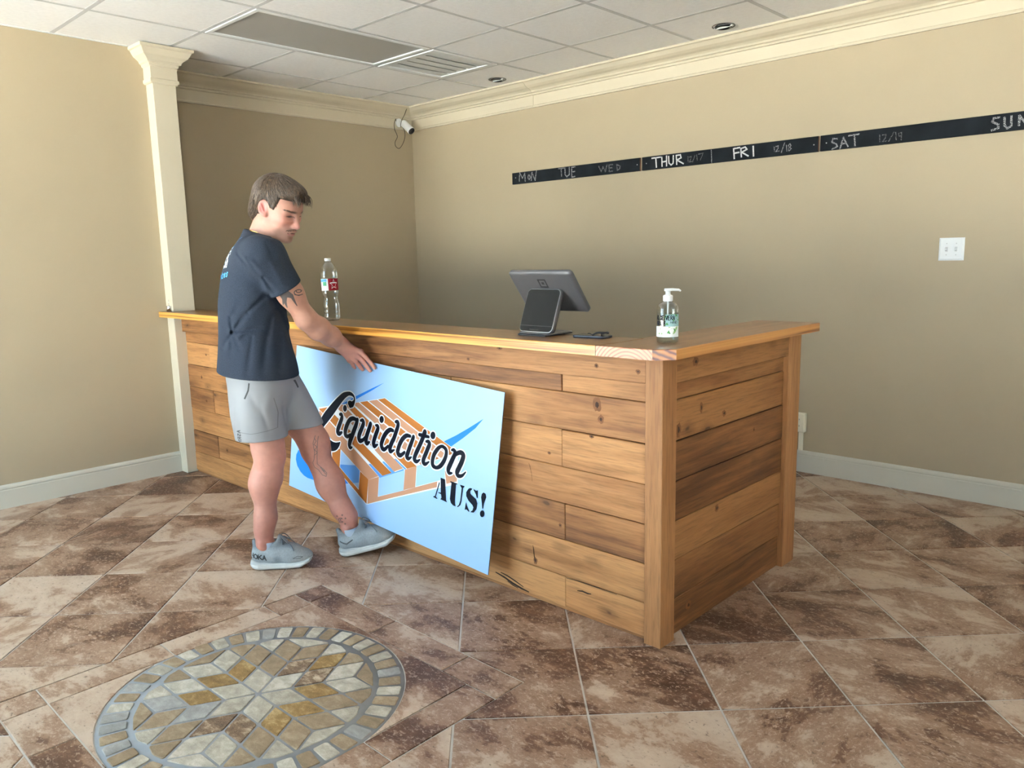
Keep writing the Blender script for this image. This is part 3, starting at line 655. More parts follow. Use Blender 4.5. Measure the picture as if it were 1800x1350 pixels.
# run: front edge .. mitre seam at the corner
board('board', [(-3.719, -OH), (-.205, -OH), (-.19, -.02), (-.19, YB), (-3.719, YB)], [WTX, EM[0], EM[1]], [1, 0, 0, 0, 0])
board('board', [(-.203, -OH), (.022, -OH), (OX, -.045), (OX, YE), (XI, YE), (XI, YB + .001), (-.188, YB + .001), (-.188, -.02)], [WTY, EM[2], EM[3], EM[1], EM[2]], [1, 2, 3, 4, 0, 0, 0, 0])
SIGN = {
'letters':[[[498.9,522.6,13.1],[516.3,533.1,13],[528.8,550,7.1],[527.2,564.5,5.2],[516,573.7,6.5],[497,577.9,8.8],[474.6,574.9,10.5],[442.7,560.1,15.9],[411.6,534.7,19.4],[376.7,500.8,23.1],[337.4,460.6,25.8],[297.5,419.8,26.1],[269.9,384.6,21.8],[255.2,351.8,21.2],[267.3,322.9,21.9],[301.1,301.2,23.1],[350.6,294.2,27],[377,293.5,24],[402.4,300.2,19.1],[422.5,313.4,11.5],[434.1,324.8,4.1]],[[419.2,463.5,7.4],[431.9,464.1,10.7],[437.6,451.3,12.7],[431.1,432.5,13.4],[420.7,410.2,14.2],[410.5,385.4,14.6],[412,371.7,14.2],[427.3,368.5,11.5],[444.6,378.3,6.7]],[[554.6,462.3,9.1],[528,463.4,10.8],[502.5,451.1,12.5],[482.8,422.4,13.9],[472.6,392.7,14.3],[475.5,373.2,12.6],[492.8,368,9.9],[514.4,379.9,7.9]],[[562.7,462.6,11.6],[555.4,436.6,13.6],[540.6,403.9,14.3],[525.7,371,14.4],[517.4,352.4,14.5],[512.6,331.4,13.9],[521,319.4,10.6],[535.1,322.4,4.6]],[[588.6,465.1,6.4],[604.3,468.1,10.2],[611.8,454.9,12.7],[600.7,428.3,13.4],[587.6,401.1,14.2],[584,379.3,13.9],[595.3,368.1,12.2],[618.3,377.9,8.9],[639.5,401.8,7]],[[666.1,463,12.5],[657.2,437.1,13.2],[645,405.4,13.9],[639.9,379.9,13.6],[649.3,366.6,11.4],[667.8,376.6,5.7]],[[705.8,464.8,5.6],[720.1,464,9.9],[723.5,450.3,12.3],[711.4,421.4,13.3],[701.1,392.7,13.4],[699.1,376,13.1],[708,365.8,10.6],[729.7,377.7,5]],[[834.2,465.3,8.3],[812.2,464.4,10.8],[788.2,446.6,12.4],[768.8,418.8,13.1],[758.5,392.8,13.2],[758.9,379.1,12.9],[769,366.9,11.6],[785.8,368.2,9.7],[806.1,386.9,7.3]],[[847.5,508.8,6.5],[861.8,510.4,10.6],[867.2,495.2,11.8],[856.4,462.7,12.4],[843.7,429.6,12.8],[833,411.5,12.9],[821.5,381.9,12.9],[827,366.5,10.2],[853.1,379.3,4.2]],[[956.1,464.5,7.5],[930.1,461.4,10.4],[905.7,441.4,12],[889,414.6,12.6],[879.6,386.8,12.7],[877.8,376.5,12.6],[887.2,365.4,12],[903.3,366.3,9.9],[925.4,384.3,7.2]],[[978.6,465.7,10.3],[969.3,440.8,11.7],[957.1,410.6,12.4],[949,386.9,12.4],[943.2,368.7,11.7],[955.9,361.9,9.1],[974.4,373.1,3.9]],[[1051.3,502.1,12.8],[1041.1,474.1,12],[1027.6,444.1,12.1],[1012.3,413.5,12.5],[1000,387.9,12.2],[996.5,367.7,11.6],[1012.8,361.9,9],[1032.5,374.6,3.8]],[[1016.2,483.6,7.9],[1044.9,485,8.4],[1078.3,486.2,6.6]],[[1064.3,463.1,5.6],[1079.1,465.1,9.4],[1087,454.5,11.6],[1078,432.3,11.9],[1067.5,407.4,12],[1059.4,389.7,11.9],[1055.9,371,11.7],[1070.1,363.3,8.8],[1092.8,378.7,3.7]],[[1173,464.2,7.2],[1194,454.6,9.6],[1196.9,430.5,10.2],[1185.8,402,10.9],[1167,377.7,10.3],[1142.9,364.5,8.3],[1120.1,369.3,10.5],[1115,390.8,11.1],[1123.3,420.4,11.1],[1142.3,447.1,10.1],[1158.9,460.7,7.6],[1173,464.2,7.2]],[[1228.8,461,4.7],[1240.9,463.6,8.3],[1251,452.4,10.6],[1241.5,429.4,11.8],[1227.4,399.2,12.5],[1217.9,374.7,12],[1224.8,361,9],[1242.2,364.4,4.2]],[[1245.6,438.9,7.7],[1263.1,453.4,9.4],[1284.7,462.2,10.5],[1301.2,453.8,12.2],[1295.8,427.1,12.5],[1282.1,397.2,12.6],[1272.6,375.3,12.4],[1281.1,362.2,9.4],[1303,367.5,7.3],[1323,387.4,2.9]]],
'dots':[[[473.2,503],[472.8,497],[470.3,491.4],[466.1,487],[460.8,484.3],[455,483.8],[449.5,485.6],[445.2,489.3],[442.5,494.4],[441.9,500.4],[443.3,506.3],[446.8,511.4],[451.6,515],[457.3,516.6],[463,515.9],[468,513.2],[471.5,508.7]],[[762.7,503.2],[762.3,496.9],[759.7,491.1],[755.4,486.5],[749.8,483.7],[743.8,483.1],[738.1,484.8],[733.6,488.6],[730.7,494],[730,500.1],[731.6,506.3],[735.1,511.6],[740.2,515.4],[746.1,517.1],[752,516.5],[757.2,513.7],[760.9,509]],[[1121.1,501.7],[1120.7,495.6],[1118.2,489.8],[1114,485.1],[1108.5,482.3],[1102.5,481.6],[1096.9,483.2],[1092.4,486.9],[1089.5,492.1],[1088.8,498.2],[1090.3,504.4],[1093.8,509.7],[1098.8,513.4],[1104.6,515.2],[1110.5,514.7],[1115.6,512],[1119.3,507.5]],[[524.9,533.3],[526.9,527.6],[525.7,522.2],[521.3,517.7],[514.4,514.7],[505.8,513.8],[496.6,514.9],[488.3,518],[481.8,522.6],[478.1,528.2],[477.6,533.9],[480.5,539],[486.4,542.8],[494.4,544.7],[503.4,544.6],[512.2,542.4],[519.7,538.5]]],
'aus':[[[1174.7,328.2],[1203.7,327.8],[1219.5,240.7],[1227.7,232.8],[1183.9,235.1],[1190.1,244.2],[1184.8,258],[1168.3,258.7],[1169.6,263.3],[1183.4,263.9]],[[1168,307.7],[1172.1,303.7],[1154.1,238.6],[1165.7,234.1],[1162.4,230.7],[1138,233.1],[1139.4,237.3],[1148.4,239.7]],[[1235.9,328.3],[1280,328.1],[1280.4,324.5],[1271.8,323.1],[1273.3,252.4],[1276.1,238.3],[1281.3,229.8],[1265.5,229.3],[1250.5,236.4],[1242.2,251.7],[1243.8,321.6],[1236.4,324.2]],[[1297.5,327.6],[1323.3,327.9],[1323.7,325.1],[1315.9,318],[1312.2,262.7],[1307.8,241.9],[1293.6,229.5],[1289.2,231.5],[1299.2,240.8],[1305.5,261],[1307.6,315.4],[1298,323.5]],[[1367.4,329.4],[1369.4,326.3],[1360.5,316.7],[1360,306.9],[1370.9,300.1],[1395.4,292],[1405.8,275.5],[1403.8,250.9],[1389.3,232.4],[1372.8,229],[1372.4,232.6],[1381.6,240],[1385.1,253],[1379.1,261.1],[1353.8,273.8],[1338.3,289.1],[1336.3,305.7],[1347.8,323.2],[1357.3,328.5]],[[1377.4,329.5],[1392.9,326.2],[1402.4,329.9],[1404.7,298],[1399.7,297.9],[1393.1,310.7],[1378,324.8]],[[1339.5,265.1],[1346.2,252.2],[1364.1,231.5],[1362.8,227.5],[1344.9,234.8],[1337,229],[1336.6,232.5]],[[1435.4,329.9],[1447.2,327],[1452.7,314.2],[1442.8,283],[1441.3,263.5],[1436.2,262.1],[1431.4,282.3],[1424.1,306.7],[1426.6,321.7]],[[1450.8,244.6],[1450.6,239.3],[1448.7,234.3],[1445.3,230.2],[1441,227.5],[1436.3,226.7],[1431.8,227.8],[1428.2,230.7],[1425.9,235],[1425.3,240.1],[1426.4,245.4],[1429.1,250],[1433,253.5],[1437.6,255.2],[1442.3,255.1],[1446.4,253],[1449.4,249.4]]],
'blue':[[[71.7,209.7],[53.3,180],[51.7,152.8],[67.9,123.1],[99.8,99.6],[134.6,86.5],[172.6,81.8],[295.8,88.9],[460.3,121.1],[605.9,165.3],[608.5,225.3],[568.8,241.2],[447.5,218.2],[334.8,198.6],[208.1,187.4],[117.5,191.2]],[[744.1,671.1],[660.8,632.9],[536.4,573.5],[414.4,508.8],[390.7,490.7],[416.4,490.3],[541.9,559.7],[661.8,623.5]],[[1174.8,486.4],[1244.3,525.9],[1315.4,571.3],[1397.3,626.8],[1356.2,579.4],[1290.6,525.7],[1220.9,473.2]]],
'white':[[[233.5,465],[314.3,486.4],[423.5,513.2],[572.6,552],[758.8,603.6],[1225.7,472.6],[1276.6,456.8],[1154.9,402.4],[783.2,236.9],[729.9,213],[232.8,447.3]],[[366.2,271.8],[445.1,301.7],[681.5,200],[759.4,232.4],[928.4,306.1],[1266.5,454.6],[1281.8,327.3],[675.7,74.2],[373.2,206.2]]],
'orange':[[[235.3,457.4],[309.2,478.6],[845.5,270],[781.4,240.9]],[[451.3,519.6],[501.4,532.6],[1013.3,340.6],[951.5,314.4]],[[573.2,550.5],[629.1,566.2],[1154.3,407.3],[1105.4,383.6]],[[708.3,587.2],[757.7,601.6],[1221.1,472.1],[1266.2,457],[1212.4,435.2]],[[611.3,222.6],[677.9,197.4],[677.2,78.3],[607.8,106.9]],[[386.5,204.1],[376.7,214.7],[442.9,203.1],[607.2,130.6],[677.2,78.3]],[[373,269.4],[442.2,297.3],[443,201.8],[379.1,212.7]]],
'peach':[[[242.5,452],[752,231.8],[678.1,196.8],[266.8,365.8],[236.7,409.9]],[[377,497.9],[437.6,515.2],[924,309.8],[862.1,280.1]],[[514.9,536.1],[564,548],[1091.1,377.8],[1040.8,353.4]],[[640.8,568.3],[700.9,584.6],[1205.7,431.3],[1164.7,412.1]],[[678,196.6],[755.7,231],[758.1,134.4],[683,79.9]],[[683,79.9],[758.1,134.4],[939.3,211.6],[1155.3,306.6],[1155.4,280.7],[863.6,157.9]],[[937.1,307.1],[1013.3,340.6],[1015.4,245.3],[937.2,212.4]],[[1197.8,362.5],[1226.8,374.3],[1275.4,351.5],[1273.9,335.2],[1213,310.2]]],
'sky':[[[757.2,224.6],[928.9,301.6],[934.6,304.7],[937,213.7],[939.3,211.6],[758.7,136.3]],[[1015.9,341.2],[1091.4,375.3],[1191.1,418.1],[1200.1,328.2],[1018.1,249.4]],[[446.5,289.3],[605.1,223.6],[606.8,134.2],[446.9,205.3]]],
'blue2':[[[669.7,271.5],[686.8,276.5],[778.3,240.6],[845.4,269.9],[771,305.1],[784.8,310.1],[868.2,279.6],[928,309.5],[928.9,301.6],[760.2,225.8],[753.7,232.2]],[[447.7,217.7],[568.6,241.2],[607.1,224.1],[607.4,165.6],[562,151.1],[447.1,204]],[[855.6,337.6],[867.4,341.9],[945.6,313.1],[936.3,307]]]}
CHALK = {"MON":[[-2918,1954,-2911,2018,-2883,1974,-2856,2011,-2854,1949],[-2819,1992,-2825,1974,-2813,1958,-2800,1972,-2806,1991,-2819,1992],[-2791,1949,-2782,2011,-2750,1947,-2736,2018]],"TUE":[[-2513,2014,-2460,2014],[-2487,2014,-2484,1955],[-2450,2013,-2449,1965,-2432,1948,-2408,1962,-2408,2014],[-2354,2013,-2385,2012,-2385,1942,-2355,1944],[-2385,1979,-2356,1980]],"WED":[[-2135,1997,-2113,1958,-2097,1990,-2076,1954,-2062,1999],[-2012,1998,-2044,1997,-2041,1951,-2012,1953],[-2043,1977,-2017,1976],[-1976,1995,-1970,1954,-1950,1964,-1947,1980,-1976,1995]],"THUR":[[-1683,2008,-1614,2009],[-1652,2008,-1646,1946],[-1604,2008,-1601,1948],[-1567,2012,-1566,1947],[-1603,1976,-1566,1978],[-1551,2008,-1547,1963,-1531,1950,-1515,1960,-1514,2009],[-1487,1950,-1492,2008,-1460,2009,-1455,1989,-1487,1978,-1437,1950]],"1217":[[-1404,1992,-1401,1957],[-1395,1987,-1379,1991,-1383,1971,-1394,1956,-1374,1957],[-1352,1994,-1368,1954],[-1339,1997,-1334,1962],[-1326,1999,-1291,2002,-1312,1961]],"bar":[[-1233,2016,-1229,1935]],"FRI":[[-1071,1946,-1077,2007,-1035,2010],[-1073,1979,-1040,1981],[-1023,1952,-1028,2002,-999,2009,-987,1994,-1022,1980,-977,1953],[-946,2008,-942,1949]],"1218":[[-810,1989,-807,1962],[-799,1990,-784,1993,-785,1976,-798,1961,-776,1962],[-744,2007,-764,1950],[-733,1993,-729,1957],[-711,1999,-721,1987,-702,1967,-716,1955,-721,1969,-704,1985,-711,1999]],"SAT":[[-431,1994,-457,1997,-461,1978,-435,1965,-429,1950,-459,1939],[-414,1937,-397,1997,-369,1944],[-407,1962,-380,1964],[-367,2003,-311,2005],[-336,2003,-330,1944]],"1219":[[-199,1987,-197,1951],[-185,1985,-166,1987,-167,1969,-183,1950,-160,1951],[-125,1994,-150,1948],[-116,1991,-111,1951],[-86,1987,-100,1984,-97,1968,-83,1970,-86,1987,-85,1948]],"SUN":[[374,2005,350,2004,345,1987,372,1971,373,1954,345,1946],[397,2002,400,1963,412,1947,429,1956,427,2004],[462,1956,461,2002,492,1960,491,2007]],"nails":[[-2956,1983],[-1803,1977],[-1727,1978],[-566,1975],[-493,1977]]}
# ---------------------------------------------------------------- sign leaning on the counter, balanced on the man's toe
S_BL = Vector((-2.2557, -.0962, .1893)); S_X = Vector((.998025, .003023, -.062745)); S_Z = Vector((.062146, .098205, .993224)); S_N = Vector((.009164, -.995162, .097824))
def print_mat(name, c, rough=.45):
    m, nt, b = nodes(name); b.inputs['Base Color'].default_value = (*c, 1); b.inputs['Roughness'].default_value = rough
    b.inputs['Specular IOR Level'].default_value = .12
    return m
sign = tag(empty('shop_sign', S_BL), 'large pale blue shop sign lettered Liquidation AUS with a pallet picture, leaning on the counter', 'sign')
sign.rotation_euler = Matrix((S_X, -S_N, S_Z)).transposed().to_euler()
SM = {'panel': plain('sign_panel_print', (.31, .51, .80), .30, .03, 2.0), 'edge': plain('sign_panel_core', (.10, .10, .11), .5), 'navy': print_mat('navy_print', (.003, .005, .013)), 'white': print_mat('white_print', (.78, .84, .90)),
      'orange': print_mat('orange_print', (.42, .145, .030)), 'peach': print_mat('peach_print', (.48, .25, .15)), 'blue': print_mat('blue_print', (.020, .20, .74)), 'blue2': print_mat('mid_blue_print', (.10, .30, .72)), 'smudge': plain('dirt_smudge', (.50, .52, .52), .6)}
pb = MB().box((0, 0, 0), (1.5, .004, .7515)); pb.m = [1] * 6; pb.m[2] = 0
pb.build('panel', [SM['panel'], SM['edge']], sign)
def flat(mb, poly, lay, mi=0):
    P = [(p[0] / 1000, p[1] / 1000) for p in poly]; n = len(P)
    ar = sum(P[i][0] * P[(i + 1) % n][1] - P[(i + 1) % n][0] * P[i][1] for i in range(n))
    if ar < 0: P = P[::-1]
    mb.add([(p[0], -.00025 * lay, p[1]) for p in P], [list(range(n))], mi)
def brush(mb, st, lay, grow=0., k=5):
    """variable-width round-ended stroke"""
    pts = smooth_path([(p[0], p[1], p[2]) for p in st], k)
    L, Rr = [], []
    for i, p in enumerate(pts):
        a, b = pts[max(i - 1, 0)], pts[min(i + 1, len(pts) - 1)]
        t = Vector((b.x - a.x, b.y - a.y)); t = t.normalized() if t.length > 1e-6 else Vector((1, 0)); n = Vector((-t.y, t.x)); r = max(.6, p.z) + grow
        L.append((p.x + n.x * r, p.y + n.y * r)); Rr.append((p.x - n.x * r, p.y - n.y * r))
    b = len(mb.v); y = -.00025 * lay; n = len(pts)
    vs = [(q[0] / 1000, y, q[1] / 1000) for q in Rr + L]
    mb.add(vs, [[i, i + 1, n + i + 1, n + i] for i in range(n - 1)])
    for p in (pts[0], pts[-1]):
        r = max(.6, p.z) + grow
        mb.add([((p.x + r * math.cos(a * PI / 8)) / 1000, y, (p.y + r * math.sin(a * PI / 8)) / 1000) for a in range(16)], [list(range(16))])
def grown(poly, g):
    cx = sum(p[0] for p in poly) / len(poly); cy = sum(p[1] for p in poly) / len(poly); out = []
    n = len(poly); ar = sum(poly[i][0] * poly[(i + 1) % n][1] - poly[(i + 1) % n][0] * poly[i][1] for i in range(n)); sg = 1 if ar > 0 else -1
    for i in range(n):
        a, b, c = Vector(poly[i - 1]), Vector(poly[i]), Vector(poly[(i + 1) % n])
        e1, e2 = (b - a).normalized(), (c - b).normalized(); k = Vector((e1.y, -e1.x)) + Vector((e2.y, -e2.x)); q = max(.5, 1 + e1.dot(e2))
        out.append(tuple(b + k * (g * sg / q)))
    return out
for key, lay, nm in (('blue', 1, 'swoosh_print'), ('white', 2, 'pallet_outline'), ('sky', 3, 'pallet_gap'), ('blue2', 4, 'pallet_blue'), ('peach', 5, 'pallet_slat'), ('orange', 5, 'pallet_slat')):  # mid-blue print: strips between the slats, swoosh seen through the side opening
    for poly in SIGN[key]:
        mb = MB(); flat(mb, poly, lay); mb.build(nm, SM['panel' if key == 'sky' else key], sign)
GL = [[0], [1], [2, 3], [4, 5], [6], [7, 8], [9, 10], [11, 12], [13], [14], [15, 16]]; DT = {0: 3, 1: 0, 4: 1, 8: 2}
for gi, ids in enumerate(GL):
    for grow, lay, mk, nm in ((5.5, 6, 'white', 'letter_outline'), (0, 7, 'navy', 'letter')):
        mb = MB()
        for i in ids: brush(mb, SIGN['letters'][i], lay, grow)
        if gi in DT: flat(mb, grown(SIGN['dots'][DT[gi]], grow), lay)
        mb.build(nm, SM[mk], sign)
for ids in ((0, 1), (2, 3), (4, 5, 6), (7, 8)):
    mb = MB(); mo = MB()
    for i in ids: flat(mb, SIGN['aus'][i], 7); flat(mo, grown(SIGN['aus'][i], 3.), 6)
    mb.build('letter', SM['navy'], sign)

# ---------------------------------------------------------------- chalkboard strips on the wall
CB = plain('chalkboard_paint', (.008, .010, .013), .85, .5, 9, spec=.2); CE = plain('board_end_grain', (.20, .09, .04), .7)
def chalk_mat(name, v, cut):
    m, nt, b = nodes(name); b.inputs['Base Color'].default_value = (v, v, v * .98, 1); b.inputs['Roughness'].default_value = .95
    tc = N(nt, 'TexCoord'); nz = N(nt, 'TexNoise', i_Scale=260.0, i_Detail=3.0); nt.links.new(tc.outputs['Object'], nz.inputs['Vector'])
    rp = ramp(nt, [(cut, (0,) * 3), (cut + .12, (1,) * 3)]); nt.links.new(nz.outputs['Fac'], rp.inputs[0]); nt.links.new(rp.outputs[0], b.inputs['Alpha'])
    return m
CK = [chalk_mat('chalk_bright', .72, .33), chalk_mat('chalk_dim', .42, .42), chalk_mat('chalk_faint', .20, .42)]
def ribbon(mb, flatpts, wd, y):
    P = [Vector((flatpts[i] / 1000, flatpts[i + 1] / 1000)) for i in range(0, len(flatpts), 2)]
    for a, b in zip(P[:-1], P[1:]):
        t = (b - a).normalized(); n = Vector((-t.y, t.x)) * wd / 2; a2, b2 = a - t * wd * .35, b + t * wd * .35
        mb.add([(q.x, y, q.y) for q in (a2 - n, b2 - n, b2 + n, a2 + n)], [[0, 1, 2, 3]])
boards = [(-2.995, -1.782, 'black chalkboard strip chalked MON TUE WED, leftmost of three', (('MON', 1, 8), ('TUE', 1, 8), ('WED', 2, 8)), (0, 1)),
          (-1.764, -.541, 'black chalkboard strip chalked THUR and FRI, middle of three', (('THUR', 0, 9), ('1217', 2, 5), ('bar', 1, 5), ('FRI', 0, 9), ('1218', 1, 5)), (2, 3)),
          (-.529, .690, 'black chalkboard strip chalked SAT and SUN, rightmost of three', (('SAT', 1, 8), ('1219', 2, 5), ('SUN', 1, 10)), (4,))]
for a, b, lab, words, nails in boards:
    cx = (a + b) / 2
    o = tag(empty('chalkboard_strip', (cx, YW, 1.978)), lab, 'chalkboard', 'chalkboard strips on the right wall')
    bm = MB().box((a - cx, -.018, -.044), (b - cx, 0, .044), .0015)
    ob = bm.build('board', [CB, CE], o)
    for p in ob.data.polygons:
        if abs(p.normal.x) > .9: p.material_index = 1
    for wd, ci, th in words:
        for st in CHALK[wd]:
            mb = MB(); ribbon(mb, [st[i] - (cx * 1000 if i % 2 == 0 else 1978) for i in range(len(st))], th / 1000, -.0186); mb.build('chalk_stroke', CK[ci], o)
    for k in nails:
        nx, nz = CHALK['nails'][k]
        MB().lathe([(.0001, .0), (.0035, 0), (.003, .002), (.0001, .002)], 10).build('nail', M['grid'], o, (nx / 1000 - cx, -.018, nz / 1000 - 1.978), (PI / 2, 0, 0))

# ---------------------------------------------------------------- small fittings
sw = tag(empty('light_switch', (.194, YW, 1.357)), 'white double toggle light switch plate on the right wall', 'light switch')
R = [[(-.061, 0, -.060), (.061, 0, -.060), (.061, 0, .060), (-.061, 0, .060)], [(-.061, -.003, -.060), (.061, -.003, -.060), (.061, -.003, .060), (-.061, -.003, .060)], [(-.052, -.008, -.051), (.052, -.008, -.051), (.052, -.008, .051), (-.052, -.008, .051)]]
MB().loft([r[::-1] for r in R], (False, True), smooth=False).build('plate', M['white'], sw)
for x in (-.023, .023):
    MB().box((x - .006, -.0086, -.0125), (x + .006, -.0075, .0125)).build('slot', M['grid'], sw)
    MB().prism([(-.008, -.011), (-.008, .011), (-.010, .010), (-.021, .002), (-.020, -.005)], x - .0045, x + .0045, frame=lambda u, v, t: (t, u, v)).build('toggle', M['white'], sw)
    for z in (-.030, .030): MB().lathe([(.0001, .0), (.003, 0), (.0025, .001), (.0001, .001)], 10).build('screw', M['grid'], sw, (x, -.008, z), (PI / 2, 0, 0))
ou = tag(empty('wall_outlet', (-.588, YW, .316)), 'ivory surface outlet box with cable channel low on the right wall', 'outlet')
MB().box((-.039, -.034, -.060), (.039, 0, .060), .004).build('box', M['ivory'], ou)
MB().box((-.036, -.037, -.056), (.036, -.033, .056), .0015).build('cover', M['ivory'], ou)
for z in (-.02, .02):
    MB().box((-.017, -.039, z - .014), (.017, -.036, z + .014), .003).build('socket', M['ivory'], ou)
    for x in (-.007, .007): MB().box((x - .0012, -.0396, z - .004), (x + .0012, -.0388, z + .005)).build('slot', M['dark'], ou)
MB().box((-.004, -.018, -.180), (.022, 0, -.060), .003).build('cable_channel', M['ivory'], ou)

# security camera under the crown moulding, with its cable
sc_ = tag(empty('security_camera', (-4.215, 2.335, 2.548)), 'small white bullet security camera in the far corner', 'camera')
ax = Vector((.116, .010, -.096)).normalized()
qt = ax.to_track_quat('Z', 'Y').to_euler()
MB().lathe([(.0001, 0), (.036, 0), (.036, .010), (.030, .016), (.016, .020), (.0001, .020)], 24).build('mount', M['white'], sc_, (-.005, 0, 0), (0, PI / 2, 0))
MB().tube([(.01, 0, 0), (.03, 0, 0), (.045, .001, -.006), (.058, .004, -.016)], [.015, .013, .013, .014], 12).build('arm', M['white'], sc_)
hd = Vector((.052, .002, -.004))
MB().lathe([(.0001, -.004), (.022, -.003), (.029, .006), (.031, .02), (.031, .105), (.0325, .112), (.0325, .130), (.030, .132)], 26).build('body', M['white'], sc_, hd, qt)
MB().lathe([(.0305, .126), (.0305, .1335), (.022, .1345), (.020, .131), (.0001, .131)], 24).build('lens_face', M['black'], sc_, hd, qt)
CW = plain('cable_brown', (.05, .035, .02), .5)
q0 = Vector((-4.215, 2.335, 2.548))
pts = [(-4.11, 2.350, 2.672), (-4.12, 2.345, 2.645), (-4.125, 2.325, 2.60), (-4.13, 2.300, 2.56), (-4.14, 2.292, 2.52), (-4.15, 2.300, 2.50)]
MB().tube([Vector(p) - q0 for p in smooth_path(pts)], .0028, 6).build('cable', CW, sc_)
pts = [(-4.20, 2.290, 2.556), (-4.16, 2.255, 2.565), (-4.14, 2.222, 2.522), (-4.14, 2.225, 2.47), (-4.14, 2.250, 2.416), (-4.14, 2.222, 2.366), (-4.14, 2.229, 2.33), (-4.14, 2.266, 2.318), (-4.14, 2.306, 2.359), (-4.14, 2.332, 2.414), (-4.14, 2.333, 2.47), (-4.15, 2.322, 2.50)]
MB().tube([Vector(p) - q0 for p in smooth_path(pts)], .0028, 6).build('cable', CW, sc_)

# chrome stub on the countertop by the pilaster
st = tag(empty('chrome_cylinder', (-3.655, -.055, HT)), 'small chrome cylinder with thin pin on the countertop by the pilaster', 'cylinder')
MB().lathe([(.0001, 0), (.017, 0), (.017, .034), (.0155, .036), (.008, .036), (.007, .030), (.0001, .030)], 24).build('barrel', M['chrome'], st)
MB().tube([(.0, 0, .03), (.0, 0, .075)], .0016, 6).build('pin', M['chrome'], st)

# ---------------------------------------------------------------- point of sale terminal
PG = plain('terminal_grey', (.11, .11, .115), .4, metal=.3); PB = plain('terminal_black_glass', (.005, .006, .007), .12, spec=.2); PS = plain('terminal_rim', (.32, .32, .33), .35, metal=.6)
pos = tag(empty('payment_terminal', (-.60, .04, HT)), 'grey point-of-sale terminal with tilted tablet on the countertop', 'payment terminal')
def rrect(wd, ht, r, n=6):
    out = []
    for cx, cy, a0 in ((wd / 2 - r, ht / 2 - r, 0), (-wd / 2 + r, ht / 2 - r, PI / 2), (-wd / 2 + r, -ht / 2 + r, PI), (wd / 2 - r, -ht / 2 + r, 1.5 * PI)):
        out += [(cx + r * math.cos(a0 + PI / 2 * k / n), cy + r * math.sin(a0 + PI / 2 * k / n)) for k in range(n + 1)]
    return out
def slab_rr(wd, ht, r, layers):
    """stack of rounded rectangles (inset, z)"""
    return [[(x, y, z) for x, y in rrect(wd - 2 * i, ht - 2 * i, max(r - i, .002))] for i, z in layers]
# customer display stand: leans back, top towards +y
FU = Vector((0, .36, .933)).normalized(); FN = Vector((0, -FU.z, FU.y))     # up along the panel, outward normal (to the customer)
mS = Matrix(((1, 0, 0), (0, FU.y, FU.z), (0, FN.y, FN.z))).transposed().to_euler()
cS = Vector((0, .032, .0935))
MB().loft(slab_rr(.170, .176, .020, [(.004, -.022), (.0, -.016), (0, -.002), (.002, 0)]), (True, True)).build('stand', PG, pos, cS, mS)
MB().loft(slab_rr(.168, .174, .019, [(0, 0), (.001, .0012), (.003, .0014)]), (True, True)).build('rim', PS, pos, cS, mS)
MB().loft(slab_rr(.162, .168, .017, [(0, .001), (0, .0022)]), (True, True)).build('customer_screen', PB, pos, cS, mS)
MB().box((-.030, -.078, .0022), (.018, -.074, .0028)).build('card_slot', M['dark'], pos, cS, mS)
MB().box((-.080, -.062, .0022), (.080, -.0612, .0026)).build('screen_line', PG, pos, cS, mS)
MB().box((-.080, -.004, .003), (.080, .135, .012), .004).build('foot', PG, pos)
MB().box((-.070, -.020, .0), (.070, .10, .006), .001).build('rubber_pad', M['black'], pos)
# tablet
TU = Vector((0, -.117, .154)).normalized(); TN = Vector((0, -TU.z, TU.y))      # back faces the customer, slightly down
mT = Matrix(((1, 0, 0), (0, TU.y, TU.z), (0, TN.y, TN.z))).transposed().to_euler()
cT = Vector((0, .080, .162))
MB().loft(slab_rr(.318, .196, .016, [(.001, -.016), (0, -.014), (0, -.004), (.004, 0), (.012, .002)]), (True, True)).build('tablet', PG, pos, cT, mT)
MB().loft(slab_rr(.310, .188, .014, [(0, -.0172), (0, -.0155)]), (True, True)).build('screen', PB, pos, cT, mT)
MB().tube([Vector((0, .074, .128)), Vector((0, .092, .150))], [.02, .02], 16).build('neck', PG, pos)
lg = MB()   # square-in-square emblem
for a, b in (((-.020, -.020), (.020, -.0145)), ((-.020, .0145), (.020, .020)), ((-.020, -.0145), (-.0145, .0145)), ((.0145, -.0145), (.020, .0145)), ((-.0055, -.0055), (.0055, .0055))): lg.box((*a, 0), (*b, .0006))
lg.build('emblem', M['black'], pos, cT + TU * .045 + TN * .0020, mT)

# phone with ring grip
ph = tag(empty('phone', (-.372, .105, HT), (0, 0, .12)), 'dark smartphone lying flat with a black folded grip on it', 'phone')
MB().loft(slab_rr(.138, .068, .012, [(.0015, 0), (0, .0015), (0, .0075), (.0015, .009)]), (True, True)).build('body', plain('phone_case', (.03, .035, .05), .3), ph)
MB().loft(slab_rr(.133, .063, .010, [(0, .009), (0, .0093)]), (True, True)).build('screen', PB, ph)
MB().tube(smooth_path([(.012, -.02, .011), (.03, -.016, .019), (.055, -.012, .020), (.066, 0, .018), (.055, .012, .019), (.03, .012, .012)]), .0035, 8).build('grip', M['black'], ph)
MB().tube(smooth_path([(.012, -.02, .011), (.003, -.022, .016), (-.006, -.024, .016)]), .0018, 6).build('temple', M['black'], ph)

